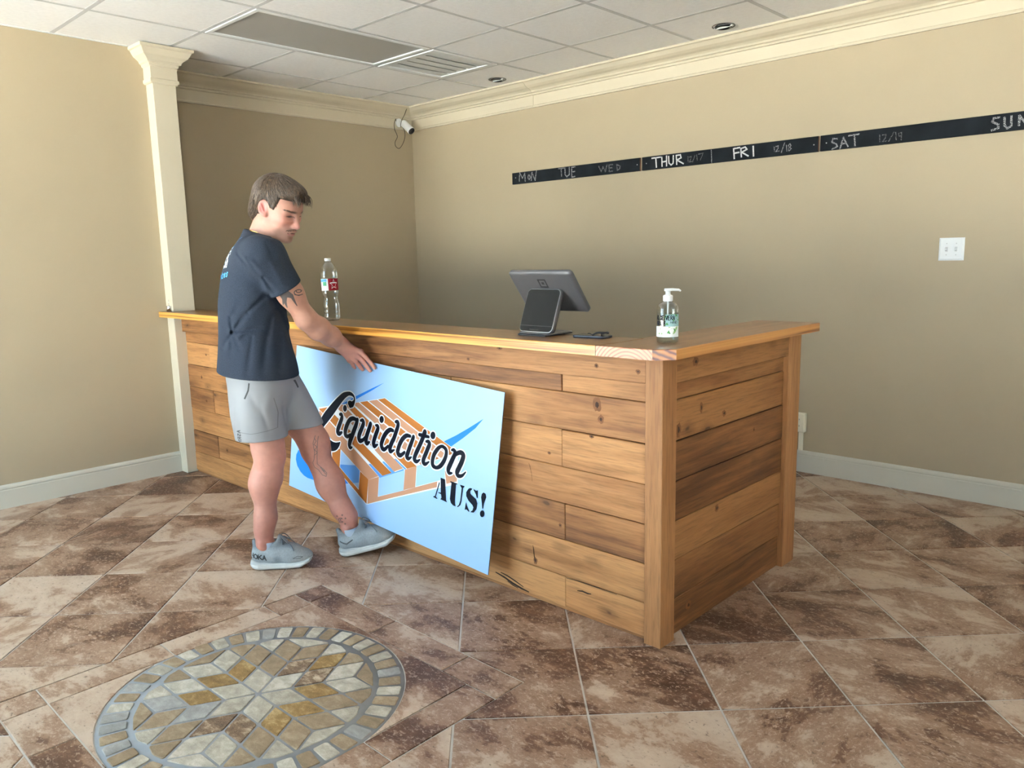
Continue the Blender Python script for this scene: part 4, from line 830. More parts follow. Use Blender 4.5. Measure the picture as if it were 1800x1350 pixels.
# ---------------------------------------------------------------- bottles
def clear(name, col=(.93, .95, .95), a=.35):
    return glassy(name, col, a, .08)
CLR = clear('clear_plastic'); 
GLY = {'A': [[0, 0, .5, 1, 1, 0], [.2, .38, .8, .38]], 'L': [[0, 1, 0, 0, .8, 0]], 'O': [[.5, 1, .1, .8, 0, .5, .1, .2, .5, 0, .9, .2, 1, .5, .9, .8, .5, 1]], 'E': [[.8, 1, 0, 1, 0, 0, .8, 0], [0, .52, .7, .52]],
       'V': [[0, 1, .5, 0, 1, 1]], 'R': [[0, 0, 0, 1, .7, 1, .9, .78, .7, .52, 0, .5], [.4, .5, .95, 0]], 'G': [[.95, .8, .5, 1, .1, .8, 0, .5, .1, .2, .5, 0, .95, .2, .95, .5, .55, .5]], 'F': [[.8, 1, 0, 1, 0, 0], [0, .52, .7, .52]],
       'H': [[0, 0, 0, 1], [1, 0, 1, 1], [0, .5, 1, .5]], 'K': [[0, 0, 0, 1], [.95, 1, 0, .42], [.3, .6, 1, 0]], 'N': [[0, 0, 0, 1, 1, 0, 1, 1]], 'D': [[0, 0, 0, 1, .6, 1, 1, .7, 1, .3, .6, 0, 0, 0]],
       'P': [[0, 0, 0, 1, .7, 1, .95, .78, .7, .5, 0, .5]], 'r': [[0, 0, 0, .65], [0, .45, .25, .65, .6, .62]], 'i': [[.2, 0, .2, .65], [.2, .85, .2, .95]], 'z': [[0, .65, .7, .65, 0, 0, .7, 0]], 'e': [[.05, .35, .75, .35, .7, .6, .4, .68, .08, .5, .05, .2, .35, 0, .75, .1]], 's': [[.7, .58, .4, .68, .1, .5, .6, .25, .4, 0, .05, .1]],
       'n': [[0, 0, 0, .65], [0, .45, .3, .66, .6, .5, .6, 0]], 'd': [[.7, 1, .7, 0], [.7, .5, .4, .66, .05, .4, .2, .05, .7, .15]], 'S': [[.9, .85, .5, 1, .1, .8, .3, .55, .75, .42, .9, .2, .5, 0, .05, .15]], 'a': [[.65, .65, .65, 0], [.65, .5, .35, .66, .05, .35, .25, 0, .65, .15]], 'c': [[.7, .52, .4, .66, .08, .4, .3, 0, .7, .12]], 'h': [[0, 0, 0, 1], [0, .45, .35, .66, .62, .5, .62, 0]]}
def text_strokes(txt, hgt, wid, gap):
    out = []; x = 0
    for ch in txt:
        for st in GLY.get(ch, []): out.append([(x + st[i] * wid, st[i + 1] * hgt) for i in range(0, len(st), 2)])
        x += (wid * .4 if ch in ' i' else wid) + gap
    return out, x - gap
def on_cyl(mb, strokes, th, r, ang0, z0, step=.004):
    """ribbon lettering wrapped on a cylinder, s to the right as seen from outside"""
    for st in strokes:
        for (s0, t0), (s1, t1) in zip(st[:-1], st[1:]):
            a, b = Vector((s0, t0)), Vector((s1, t1)); d = (b - a)
            if d.length < 1e-6: continue
            t = d.normalized(); n = Vector((-t.y, t.x)) * th / 2; a -= t * th * .3; b += t * th * .3
            k = max(1, int(abs(d.x) / step)); vs = []
            for q in range(k + 1):
                c = a + (b - a) * q / k
                for sgn in (-1, 1):
                    p = c + n * sgn; an = ang0 + p.x / r; vs.append((r * math.cos(an), r * math.sin(an), z0 + p.y))
            mb.add(vs, [[2 * q, 2 * q + 2, 2 * q + 3, 2 * q + 1] for q in range(k)])
def band(r, z0, z1, a0, a1, n=14, z0b=None):
    vs = []
    for k in range(n + 1):
        a = a0 + (a1 - a0) * k / n; vs += [(r * math.cos(a), r * math.sin(a), z0), (r * math.cos(a), r * math.sin(a), z1)]
    return vs, [[2 * k, 2 * k + 2, 2 * k + 3, 2 * k + 1] for k in range(n)]
wb = tag(empty('water_bottle', (-2.005, .070, HT), (math.radians(.5), math.radians(-2.0), 0)), 'nearly empty clear plastic water bottle with red label on the countertop', 'bottle')
WB = [(.0001, .006), (.018, .002), (.030, .0), (.037, .006), (.040, .018), (.0405, .034), (.0385, .037), (.0405, .040), (.0405, .052), (.0385, .055), (.0405, .058), (.041, .080), (.0385, .098), (.0345, .108), (.0345, .116), (.037, .122), (.041, .136), (.042, .150), (.0405, .153), (.0405, .210), (.042, .213), (.0425, .225), (.041, .245), (.037, .262), (.029, .278), (.019, .290), (.0145, .294), (.0145, .300)]
bd = MB(); bd.lathe(WB, 36); bd.build('shell', CLR, wb)
MB().lathe([(.0165, .292), (.0165, .298), (.0145, .2985)], 28).build('neck_ring', CLR, wb)
MB().lathe([(.0001, .3125), (.0135, .3125), (.0155, .311), (.0155, .299), (.0145, .2985)], 28).build('cap', M['white'], wb)
vc = math.atan2(CAM.y - .07, CAM.x + 2.0)
RED = print_mat('label_red', (.30, .012, .022), .4); LB = [RED, print_mat('label_white', (.80, .82, .80), .4), print_mat('label_sky', (.12, .42, .75), .4), print_mat('label_green', (.10, .40, .22), .4)]
mb = MB(); vs, fs = band(.0415, .152, .211, vc - .18, vc + 2.6); mb.add(vs, fs, 0); vs, fs = band(.0415, .152, .211, vc - 1.75, vc - .18); mb.add(vs, fs, 1)
vs, fs = band(.0415, .152, .211, vc + 2.6, vc + 2 * PI - 1.75); mb.add(vs, fs, 0)
vs, fs = band(.0417, .196, .209, vc - 1.7, vc - .35); mb.add(vs, fs, 2); vs, fs = band(.0417, .176, .195, vc - .9, vc - .4); mb.add(vs, fs, 3); vs, fs = band(.0418, .199, .203, vc - 1.3, vc - .45); mb.add(vs, fs, 2)
mb.build('label', LB, wb)
star = [(.5 + .5 * (1 if k % 2 == 0 else .42) * math.sin(2 * PI * k / 10), .5 + .5 * (1 if k % 2 == 0 else .42) * math.cos(2 * PI * k / 10)) for k in range(11)]
mb = MB(); on_cyl(mb, [[(p[0] * .042, p[1] * .05) for p in star]], .0016, .0418, vc + .0, .1565); on_cyl(mb, [[(.006, .033), (.036, .033)]], .005, .0419, vc + .0, .1565); on_cyl(mb, [[(.014, .008), (.020, .013), (.027, .008)]], .0016, .0419, vc, .1565)
mb.build('label_star', LB[1], wb)

sn = tag(empty('pump_bottle', (-.047, .100, HT)), 'clear aloe vera hand gel bottle with white pump on the counter corner', 'bottle')
MB().lathe([(.0001, .004), (.030, .001), (.0355, .003), (.037, .008), (.037, .112), (.0355, .122), (.031, .131), (.022, .137), (.0135, .139), (.0135, .142)], 40).build('shell', CLR, sn)
GEL = glassy('clear_gel', (.90, .95, .93), .12, .1)
MB().lathe([(.0001, .006), (.033, .006), (.035, .01), (.035, .100), (.0001, .100)], 32).build('gel', GEL, sn)
MB().lathe([(.0001, .1405), (.0155, .1405), (.0165, .143), (.0165, .158), (.015, .161), (.0085, .163), (.0085, .176), (.0001, .176)], 28).build('collar', M['white'], sn)
MB().tube([(0, 0, .02), (0, 0, .14)], .003, 8).build('dip_tube', M['white'], sn)
pa = math.atan2(_r.y, _r.x); pd = Vector((math.cos(pa), math.sin(pa), 0))
hdp = MB(); hdp.lathe([(.0001, .181), (.010, .181), (.0115, .179), (.0115, .175), (.0085, .174)], 20)
hdp.tube([pd * -.012 + Vector((0, 0, .179)), pd * .015 + Vector((0, 0, .1795)), pd * .036 + Vector((0, 0, .178)), pd * .043 + Vector((0, 0, .174))], [.005, .005, .0042, .003], 10); hdp.build('pump_head', M['white'], sn)
vs_ = math.atan2(CAM.y - .1, CAM.x + .047)
LG = [print_mat('gel_label_white', (.82, .87, .85), .4), print_mat('gel_label_green', (.09, .30, .09), .4), print_mat('gel_label_leaf', (.33, .50, .22), .4), print_mat('gel_label_teal', (.30, .48, .50), .4)]
mb = MB(); vs, fs = band(.0375, .022, .058, vs_ - 1.45, vs_ + 1.25, 20); mb.add(vs, fs, 0)
vs, fs = band(.0375, .058, .098, vs_ - .2, vs_ + 1.3, 14); mb.add(vs, fs, 3)
mb.build('label', LG, sn)
def leaf(mb, ang, z, ln, wd, tilt, mi, r=.0378):
    P = [(-.5, 0), (-.25, .35), (.1, .5), (.35, .3), (.5, 0), (.35, -.3), (.1, -.5), (-.25, -.35)]
    vs = []
    for u, v in P:
        s, t = u * ln * math.cos(tilt) - v * wd * math.sin(tilt), u * ln * math.sin(tilt) + v * wd * math.cos(tilt)
        a = ang + s / r; vs.append((r * math.cos(a), r * math.sin(a), z + t))
    mb.add(vs, [list(range(8))], mi)
mb = MB()
for a in ((.35, .042, .034, .018, .35, 1), (.75, .045, .034, .011, .95, 2), (-.35, .052, .05, .007, .2, 2), (.3, .092, .05, .014, .1, 1), (.95, .088, .03, .012, -.9, 1), (.2, .072, .04, .012, .5, 1), (-.7, .034, .02, .008, .0, 2)): leaf(mb, vs_ + a[0], a[1], a[2], a[3], a[4], a[5])
mb.build('leaf_print', LG, sn)
mb = MB(); t1, w1 = text_strokes('ALOE VERA', .014, .0062, .0020); on_cyl(mb, t1, .0026, .0381, vs_ - 1.15, .080); t2, w2 = text_strokes('GEL F', .011, .0065, .0022); on_cyl(mb, t2, .0024, .0381, vs_ - 1.15, .063); t3, w3 = text_strokes('HAND', .008, .005, .0015); on_cyl(mb, t3, .0012, .0381, vs_ + .25, .068)
mb.build('lettering', SM['navy'], sn)
# ---------------------------------------------------------------- the man: distance-field modelling, one continuous surface per garment
def _A(p): return np.asarray(p, np.float32)
def rc(P, a, b, r1, r2):
    a, b = _A(a), _A(b); ab = b - a
    t = np.clip(((P - a) @ ab) / (ab @ ab), 0, 1)
    return np.linalg.norm(P - a - t[:, None] * ab, axis=1) - (r1 + (r2 - r1) * t)
def chain(P, pts, k=.02):
    d = None
    for (a, r1), (b, r2) in zip(pts[:-1], pts[1:]):
        e = rc(P, a, b, r1, r2); d = e if d is None else smin(d, e, k)
    return d
def el(P, c, R, M3=None):
    q = P - _A(c)
    if M3 is not None: q = q @ M3
    R = _A(R); k0 = np.linalg.norm(q / R, axis=1); k1 = np.linalg.norm(q / (R * R), axis=1)
    return k0 * (k0 - 1) / np.maximum(k1, 1e-6)
def smin(a, b, k):
    h = np.maximum(k - np.abs(a - b), 0) / k
    return np.minimum(a, b) - h * h * k * .25
def smax(a, b, k): return -smin(-a, -b, k)
_RC = {}
def smooth_rows(rows):
    if rows not in _RC:
        R = np.asarray(rows); zz = np.linspace(R[0, 0], R[-1, 0], 140); A = np.stack([np.interp(zz, R[:, 0], R[:, i]) for i in range(5)], 1)
        k = np.hanning(19); k /= k.sum(); B = A.copy()
        for i in range(1, 5): B[:, i] = np.convolve(np.pad(A[:, i], 9, mode='edge'), k, 'valid')
        _RC[rows] = B.astype(np.float32)
    return _RC[rows]
def column(P, rows, th=0.):
    """stack of ellipses (z, cx, cy, a, b); a along the facing direction th"""
    rows = smooth_rows(tuple(sorted(rows))); z = P[:, 2]
    f = lambda i: np.interp(z, rows[:, 0], rows[:, i]).astype(np.float32)
    x, y = P[:, 0] - f(1), P[:, 1] - f(2); c, s = math.cos(th), math.sin(th)
    u, v = x * c + y * s, -x * s + y * c; a, b = f(3), f(4)
    k0 = np.sqrt((u / a) ** 2 + (v / b) ** 2); k1 = np.sqrt((u / a ** 2) ** 2 + (v / b ** 2) ** 2)
    return k0 * (k0 - 1) / np.maximum(k1, 1e-5)
def crease(P, a, b, amp, w):
    a, b = _A(a), _A(b); ab = b - a; t = np.clip(((P - a) @ ab) / (ab @ ab), 0, 1)
    q = np.linalg.norm(P - a - t[:, None] * ab, axis=1)
    return amp * np.exp(-(q / w) ** 2) * np.sin(PI * np.clip(t, .04, .96))
def mesh_sdf(f, lo, hi, h, B=8):
    lo = np.asarray(lo, np.float32); n = (np.ceil((np.asarray(hi) - lo) / h / B).astype(int)) * B
    nb = n // B
    g = np.stack(np.meshgrid(*[np.arange(k) for k in nb], indexing='ij'), -1).reshape(-1, 3)
    d = f((lo + (g * B + (B - 1) / 2) * h).astype(np.float32))
    V = np.repeat(np.repeat(np.repeat(np.where(d < 0, -1., 1.).reshape(nb).astype(np.float32), B, 0), B, 1), B, 2)
    act = g[np.abs(d) < B * h * 1.35]
    off = np.stack(np.meshgrid(*[np.arange(B)] * 3, indexing='ij'), -1).reshape(-1, 3)
    for c in range(0, len(act), 600):
        idx = (act[c:c + 600, None, :] * B + off[None]).reshape(-1, 3)
        V[idx[:, 0], idx[:, 1], idx[:, 2]] = f((lo + idx * h).astype(np.float32))
    S = V < 0
    cnt = np.zeros(tuple(np.array(S.shape) - 1), np.int8)
    for i in (0, 1):
        for j in (0, 1):
            for k in (0, 1): cnt += S[i:S.shape[0] - 1 + i, j:S.shape[1] - 1 + j, k:S.shape[2] - 1 + k]
    ci = np.argwhere((cnt > 0) & (cnt < 8)); cid = np.full(cnt.shape, -1, np.int32); cid[tuple(ci.T)] = np.arange(len(ci))
    acc = np.zeros((len(ci), 3)); num = np.zeros(len(ci))
    cor = [(i, j, k) for i in (0, 1) for j in (0, 1) for k in (0, 1)]
    for p in cor:
        for ax in range(3):
            if p[ax]: continue
            q = list(p); q[ax] = 1
            va = V[tuple((ci + p).T)]; vb = V[tuple((ci + q).T)]; m = (va < 0) != (vb < 0)
            t = np.where(m, va / np.where(m, va - vb, 1), 0)
            e = np.array(p, float)[None].repeat(len(ci), 0); e[:, ax] += t
            acc[m] += e[m]; num[m] += 1
    vert = lo + (ci + acc / num[:, None]) * h
    F = []
    for ax in range(3):
        o1, o2 = (ax + 1) % 3, (ax + 2) % 3
        sl = [slice(None)] * 3; sl2 = [slice(None)] * 3; sl[ax] = slice(0, -1); sl2[ax] = slice(1, None)
        e = np.argwhere(S[tuple(sl)] != S[tuple(sl2)])
        e = e[(e[:, o1] > 0) & (e[:, o2] > 0) & (e[:, o1] < S.shape[o1] - 1) & (e[:, o2] < S.shape[o2] - 1)]
        quad = []
        for a, b in ((-1, -1), (0, -1), (0, 0), (-1, 0)):
            c = e.copy(); c[:, o1] += a; c[:, o2] += b; quad.append(cid[tuple(c.T)])
        quad = np.stack(quad, 1); fl = S[tuple(e.T)]; quad[~fl] = quad[~fl][:, ::-1]
        F.append(quad)
    return vert, np.concatenate(F)
def sdf_obj(name, f, lo, hi, h, mats, parent, colf=None, relax=1):
    v, q = mesh_sdf(f, lo, hi, h)
    for _ in range(relax):   # settle the vertices on the surface
        P = v.astype(np.float32); d = f(P); e = .4 * h
        gr = np.stack([f(P + _A([e, 0, 0])) - d, f(P + _A([0, e, 0])) - d, f(P + _A([0, 0, e])) - d], 1) / e
        v = v - (np.clip(d, -h, h) / np.maximum((gr ** 2).sum(1), .3))[:, None] * gr * .8
    me = bpy.data.meshes.new(name); me.vertices.add(len(v)); me.vertices.foreach_set('co', v.astype(np.float32).ravel())
    me.loops.add(len(q) * 4); me.loops.foreach_set('vertex_index', q.astype(np.int32).ravel())
    me.polygons.add(len(q)); me.polygons.foreach_set('loop_start', np.arange(0, len(q) * 4, 4, dtype=np.int32))
    me.polygons.foreach_set('use_smooth', np.ones(len(q), bool)); me.update(); me.validate()
    for m in (mats if isinstance(mats, (list, tuple)) else [mats]): me.materials.append(m)
    if colf is not None:
        c = colf(v); a = me.color_attributes.new('Col', 'FLOAT_COLOR', 'POINT')
        a.data.foreach_set('color', np.concatenate([c, np.ones((len(c), 1))], 1).astype(np.float32).ravel())
    return new_obj(name, me, parent)
def decal(strokes, f, origin, U, W_, D, th, mat, name, parent, lift=.0008, step=.004, fill=None):
    """thin print that follows a garment or skin: strokes in (u,w), projected along D onto f<=0"""
    o, U, W_, D = [_A(x) for x in (origin, U, W_, D)]; mb = MB(); segs = []
    for st in strokes:
        for (a, b) in zip(st[:-1], st[1:]):
            a, b = Vector(a), Vector(b); L = (b - a).length
            if L < 1e-6: continue
            t = (b - a) / L; n = Vector((-t.y, t.x)) * th / 2; a2, b2 = a - t * th * .3, b + t * th * .3; k = max(1, int(L / step))
            segs.append([a2 + (b2 - a2) * q / k + n * s for q in range(k + 1) for s in (-1, 1)])
    for poly in (fill or []):
        segs.append(('poly', [Vector(p) for p in poly]))
    flat_ = []; meta = []
    for s in segs:
        pts = s[1] if isinstance(s, tuple) else s
        meta.append((isinstance(s, tuple), len(flat_), len(pts))); flat_ += pts
    P = np.array([o + U * p.x + W_ * p.y for p in flat_], np.float32); tt = np.zeros(len(P), np.float32)
    for _ in range(60): tt += np.clip(f(P + tt[:, None] * D), -.01, .03) * .8
    Q = P + (tt - lift)[:, None] * D; ok = np.abs(f(P + tt[:, None] * D)) < .003
    for isp, b, n in meta:
        pts = [tuple(x) for x in Q[b:b + n]]
        good = ok[b:b + n]
        if isp:
            if good.all(): mb.add(pts, [list(range(n))])
        else:
            fs = [[2 * q, 2 * q + 2, 2 * q + 3, 2 * q + 1] for q in range(n // 2 - 1) if good[2 * q:2 * q + 4].all() and np.ptp(tt[b + 2 * q:b + 2 * q + 4]) < .03]
            us = sorted({i for f_ in fs for i in f_}); mp_ = {i: k for k, i in enumerate(us)}
            if fs: mb.add([pts[i] for i in us], [[mp_[i] for i in f_] for f_ in fs])
    return mb.build(name, mat, parent)

person = tag(empty('person', (-1.70, -.42, 0), (0, 0, math.radians(43.619))), 'man in dark t-shirt, grey shorts and running shoes lifting the sign with hand and foot', 'person')
# local axes: x right in the picture, y away from the camera, z up
def vcol_mat(name, rough, sss=0., bump=0., bscale=300., spec=.35, noise=0., nscale=60., nstretch=(1, 1, 1)):
    m, nt, b = nodes(name); at = N(nt, 'Attribute', attribute_name='Col'); col = at.outputs['Color']
    tc = N(nt, 'TexCoord')
    if noise:
        mp = N(nt, 'Mapping'); mp.inputs['Scale'].default_value = nstretch; nt.links.new(tc.outputs['Object'], mp.inputs['Vector'])
        nz = N(nt, 'TexNoise', i_Scale=nscale, i_Detail=3.0); nt.links.new(mp.outputs[0], nz.inputs['Vector'])
        rp = ramp(nt, [(.3, (1 - noise,) * 3), (.7, (1 + noise,) * 3)]); nt.links.new(nz.outputs['Fac'], rp.inputs[0]); col = mixc(nt, 1.0, col, rp.outputs[0], 'MULTIPLY')
    nt.links.new(col, b.inputs['Base Color']); b.inputs['Roughness'].default_value = rough; b.inputs['Specular IOR Level'].default_value = spec
    if sss: b.inputs['Subsurface Weight'].default_value = sss; b.inputs['Subsurface Radius'].default_value = (.012, .005, .003); b.inputs['Subsurface Scale'].default_value = .4
    if bump:
        n2 = N(nt, 'TexNoise', i_Scale=bscale, i_Detail=2.0); nt.links.new(tc.outputs['Object'], n2.inputs['Vector'])
        bp = N(nt, 'Bump', i_Strength=bump, i_Distance=.001); nt.links.new(n2.outputs['Fac'], bp.inputs['Height']); nt.links.new(bp.outputs[0], b.inputs['Normal'])
    return m
SKIN = vcol_mat('skin', .5, .12, .1, 400., noise=.06, nscale=45.)
# ---- head frame
HS = 1.075
def rotm(yaw, pitch, roll=0.):
    cy, sy, cp, sp, cr, sr = math.cos(yaw), math.sin(yaw), math.cos(pitch), math.sin(pitch), math.cos(roll), math.sin(roll)
    X = np.array([cy * cp, sy * cp, -sp]); Y0 = np.array([-sy, cy, 0]); Z0 = np.cross(X, Y0)
    return np.stack([X, cr * Y0 + sr * Z0, cr * Z0 - sr * Y0], 1)   # columns: face, left, up
HR = rotm(math.radians(-19), math.radians(23), math.radians(3)); EAR = np.array([-.012, -.078, 0.])
HC = np.array([-.006, -.048, 1.592]) - HS * HR @ EAR
def hloc(P): return ((P - HC) @ HR / HS).astype(np.float32)
def hworld(p): return HC + HS * HR @ np.asarray(p)
def head_canon(q):
    y = np.abs(q[:, 1]); Q = q.copy(); Q[:, 1] = y
    d = el(q, (-.012, 0, .033), (.098, .077, .087))
    d = smin(d, el(q, (.034, 0, .012), (.056, .062, .070)), .03)
    d = smin(d, el(q, (.026, 0, -.048), (.054, .052, .055)), .035)
    d = smin(d, rc(Q, (-.006, .046, -.055), (.060, .014, -.096), .018, .016), .03)      # jaw line
    d = smin(d, el(q, (.071, 0, -.098), (.019, .019, .016)), .02)
    d = smin(d, el(Q, (.052, .044, -.020), (.024, .018, .018)), .025)                     # cheekbone
    d = smin(d, el(q, (.066, 0, -.060), (.026, .027, .026)), .02)                         # muzzle
    d = smax(d, -el(Q, (.090, .031, .000), (.018, .017, .011)), .014)                     # eye socket
    d = smin(d, rc(Q, (.082, .012, .019), (.066, .050, .017), .0075, .006), .012)         # brow
    d = smin(d, el(Q, (.0665, .031, .000), (.0135, .0155, .0125)), .005)                  # eyeball and lids
    d = smin(d, rc(q, (.083, 0, .014), (.101, 0, -.033), .0078, .0098), .012)             # nose
    d = smin(d, el(q, (.0995, 0, -.037), (.0125, .0115, .0095)), .008)
    d = smin(d, el(Q, (.090, .012, -.041), (.0105, .0075, .0075)), .007)
    d = smax(d, -el(Q, (.096, .0065, -.0475), (.005, .0035, .003)), .003)
    d = smin(d, el(q, (.0905, 0, -.0595), (.0085, .021, .0055)), .006)                    # lips
    d = smin(d, el(q, (.0865, 0, -.0740), (.0085, .0185, .0060)), .006)
    d = smax(d, -el(q, (.0945, 0, -.0665), (.011, .016, .0022)), .004)
    d = smax(d, -el(q, (.094, 0, -.0845), (.010, .02, .006)), .008)
    # ear
    ex = Q - _A([-.016, .076, -.002]); a = .22; e = np.stack([ex[:, 0] * math.cos(a) + ex[:, 2] * math.sin(a), ex[:, 1] * .9 + ex[:, 0] * .35, -ex[:, 0] * math.sin(a) + ex[:, 2] * math.cos(a)], 1)
    o = el(e, (0, 0, 0), (.0185, .0085, .032)); o = smax(o, -el(e, (.003, .008, .003), (.012, .008, .022)), .004)
    o = smin(o, el(e, (.006, .001, -.024), (.009, .006, .009)), .006); o = smin(o, rc(e, (-.006, .004, .012), (.004, .004, -.012), .003, .003), .004)
    return smin(d, o, .006)
SH_R, EL_R, WR_R = (.012, -.125, 1.402), (.137, -.022, 1.118), (.238, .165, .990)
SH_L, EL_L, WR_L = (-.085, .215, 1.365), (-.110, .275, 1.08), (-.045, .300, .86)
FINGERS = [  # knuckle, joints, tip in local coordinates
    [(.320, .197, .946), (.348, .188, .919), (.370, .178, .895), (.389, .163, .873)],
    [(.306, .205, .926), (.330, .200, .899), (.347, .194, .878), (.364, .183, .858)],
    [(.286, .216, .910), (.304, .220, .885), (.313, .224, .870), (.322, .222, .858)],
    [(.262, .231, .904), (.272, .242, .884), (.275, .250, .872), (.279, .256, .863)]]
THUMB = [(.262, .192, .972), (.293, .215, .953), (.318, .248, .930), (.336, .264, .908)]
FR = [.0098, .0100, .0095, .0085]
def hand_r(P):
    d = chain(P, [(WR_R, .029), ((.260, .182, .968), .028)], .02)
    for i, fg in enumerate(FINGERS):
        d = smin(d, rc(P, (.246, .174, .978) if i < 2 else (.238, .182, .970), fg[0], .023, FR[i] * 1.45), .014)
    fd = None
    for i, fg in enumerate(FINGERS):
        e = chain(P, [(fg[0], FR[i] * 1.32), (fg[1], FR[i] * 1.06), (fg[2], FR[i] * .98), (fg[3], FR[i] * .82)], .004)
        fd = e if fd is None else np.minimum(fd, e)
    d = smin(d, fd, .007)
    e = chain(P, [(THUMB[0], .016), (THUMB[1], .0125), (THUMB[2], .011), (THUMB[3], .009)], .006)
    d = smin(d, e, .012)
    for i, fg in enumerate(FINGERS): d = smin(d, np.linalg.norm(P - _A(fg[0]), axis=1) - FR[i] * 1.40, .008)
    return d
def hand_l(P):
    w = np.array(WR_L); d = rc(P, w, w + [.02, .0, -.05], .028, .03)
    for i in range(4):
        k = w + np.array([.010 + i * .016 - .02, .0, -.085]); m = k + np.array([.006, -.006, -.042]); t = m + np.array([.004, -.012, -.030])
        d = smin(d, rc(P, w + [.012, 0, -.04], k, .02, .012), .012); d = smin(d, chain(P, [(k, .0115), (m, .0098), (t, .008)], .004), .004)
    return smin(d, chain(P, [(w + [.02, -.01, -.03], .016), (w + [.045, -.02, -.06], .012), (w + [.05, -.022, -.09], .009)], .006), .01)
HIP_R, KN_R, AN_R = (-.098, -.030, .850), (-.064, -.030, .505), (-.112, -.038, .118)
HIP_L, KN_L, AN_L = (-.055, .120, .850), (.097, .138, .492), (.240, .112, .125)
def leg(P, hip, kn, an, calf, foot_tip, kf, cm=1.):
    hip, kn, an = [np.array(x) for x in (hip, kn, an)]
    d = chain(P, [(hip, .078), (hip * .45 + kn * .55 + np.array([.005, 0, 0]), .078), (kn + [-.004, 0, .045], .064), (kn, .057)], .04)
    d = smin(d, chain(P, [(kn, .056), (calf, .058), (calf * .42 + an * .58 + np.array([.004, 0, 0]), .043), (an + [0, 0, .055], .034), (an, .036)], .04), .03)
    d = smin(d, el(P, kn + kf * .028 + [0, 0, .004], (.034, .036, .040)), .03)           # kneecap
    d = smin(d, el(P, kn + kf * .020 + [0, 0, -.075], (.034, .030, .050)), .03)           # shin head
    d = smin(d, el(P, calf - kf * .016 * cm + [0, 0, .01], (.044, .046, .085)), .035)           # calf muscle
    d = smin(d, rc(P, an + np.array([0, 0, -.02]), foot_tip, .032, .026), .03)
    for s in (-1, 1): d = smin(d, np.linalg.norm(P - (an + np.array([-.004, s * .030, .004])).astype(np.float32), axis=1) - .012, .018)
    return d
def grp(P, lo, hi, fn, out=.3):
    """evaluate fn only near its own bounding box"""
    m = ((P > _A(lo)) & (P < _A(hi))).all(1); r = np.full(len(P), out, np.float32)
    if m.any(): r[m] = fn(P[m])
    return r
def g_head(P):
    d = head_canon(hloc(P)) * HS
    d = smin(d, rc(P, hworld((-.034, 0, -.045)), (-.080, .042, 1.42), .056, .054), .03)
    return smin(d, rc(P, hworld((.012, 0, -.06)), (-.055, .04, 1.42), .040, .045), .03)
def g_torso(P):
    t = column(P, [(.80, -.085, .05, .085, .135), (.92, -.10, .05, .085, .130), (1.05, -.115, .05, .090, .130), (1.25, -.105, .055, .095, .140), (1.36, -.105, .055, .080, .140), (1.44, -.10, .05, .050, .09)], math.radians(22))
    return smax(t, np.maximum(P[:, 2] - 1.47, .78 - P[:, 2]), .03)
def g_arm_r(P):
    a = chain(P, [((-.03, -.07, 1.38), .045), (SH_R, .047), ((.085, -.065, 1.235), .047), (EL_R, .043)], .05)
    b = chain(P, [(EL_R, .043), ((.172, .036, 1.072), .0465), ((.208, .107, 1.030), .040), (WR_R, .0305)], .035)
    return smin(smin(a, b, .03), el(P, (.128, -.036, 1.118), (.022, .022, .024)), .02)
def g_arm_l(P):
    a = chain(P, [((-.12, .15, 1.38), .050), (SH_L, .052), (EL_L, .041), ((-.12, .29, 1.02), .041), (WR_L, .027)], .03)
    return smin(a, hand_l(P), .02)
def g_leg_r(P): return leg(P, HIP_R, KN_R, AN_R, np.array((-.094, -.030, .385)), np.array((-.03, -.032, .065)), np.array([.98, -.2, 0]))
def g_leg_l(P): return leg(P, HIP_L, KN_L, AN_L, np.array((.160, .130, .340)), np.array((.33, .12, .085)), np.array([.93, .1, .3]), .45)
def body_sdf(P):
    P = np.asarray(P, np.float32)
    d = grp(P, (-.24, -.20, 1.36), (.26, .26, 1.86), g_head)
    d = smin(d, grp(P, (-.36, -.18, .70), (.12, .28, 1.54), g_torso), .03)
    a = grp(P, (-.15, -.25, .92), (.32, .26, 1.52), g_arm_r)
    a = smin(a, grp(P, (.14, .10, .79), (.46, .33, 1.07), hand_r), .02)
    d = smin(d, a, .02)
    d = smin(d, grp(P, (-.27, .06, .66), (.08, .42, 1.52), g_arm_l), .02)
    d = smin(d, grp(P, (-.28, -.19, .0), (.12, .15, 1.02), g_leg_r), .02)
    return smin(d, grp(P, (-.24, -.06, .0), (.44, .30, 1.02), g_leg_l), .02)
def lerp(c, t, m): return c * (1 - m[:, None]) + np.array(t) * m[:, None]
def sm(x, a, b): t = np.clip((x - a) / (b - a), 0, 1); return t * t * (3 - 2 * t)
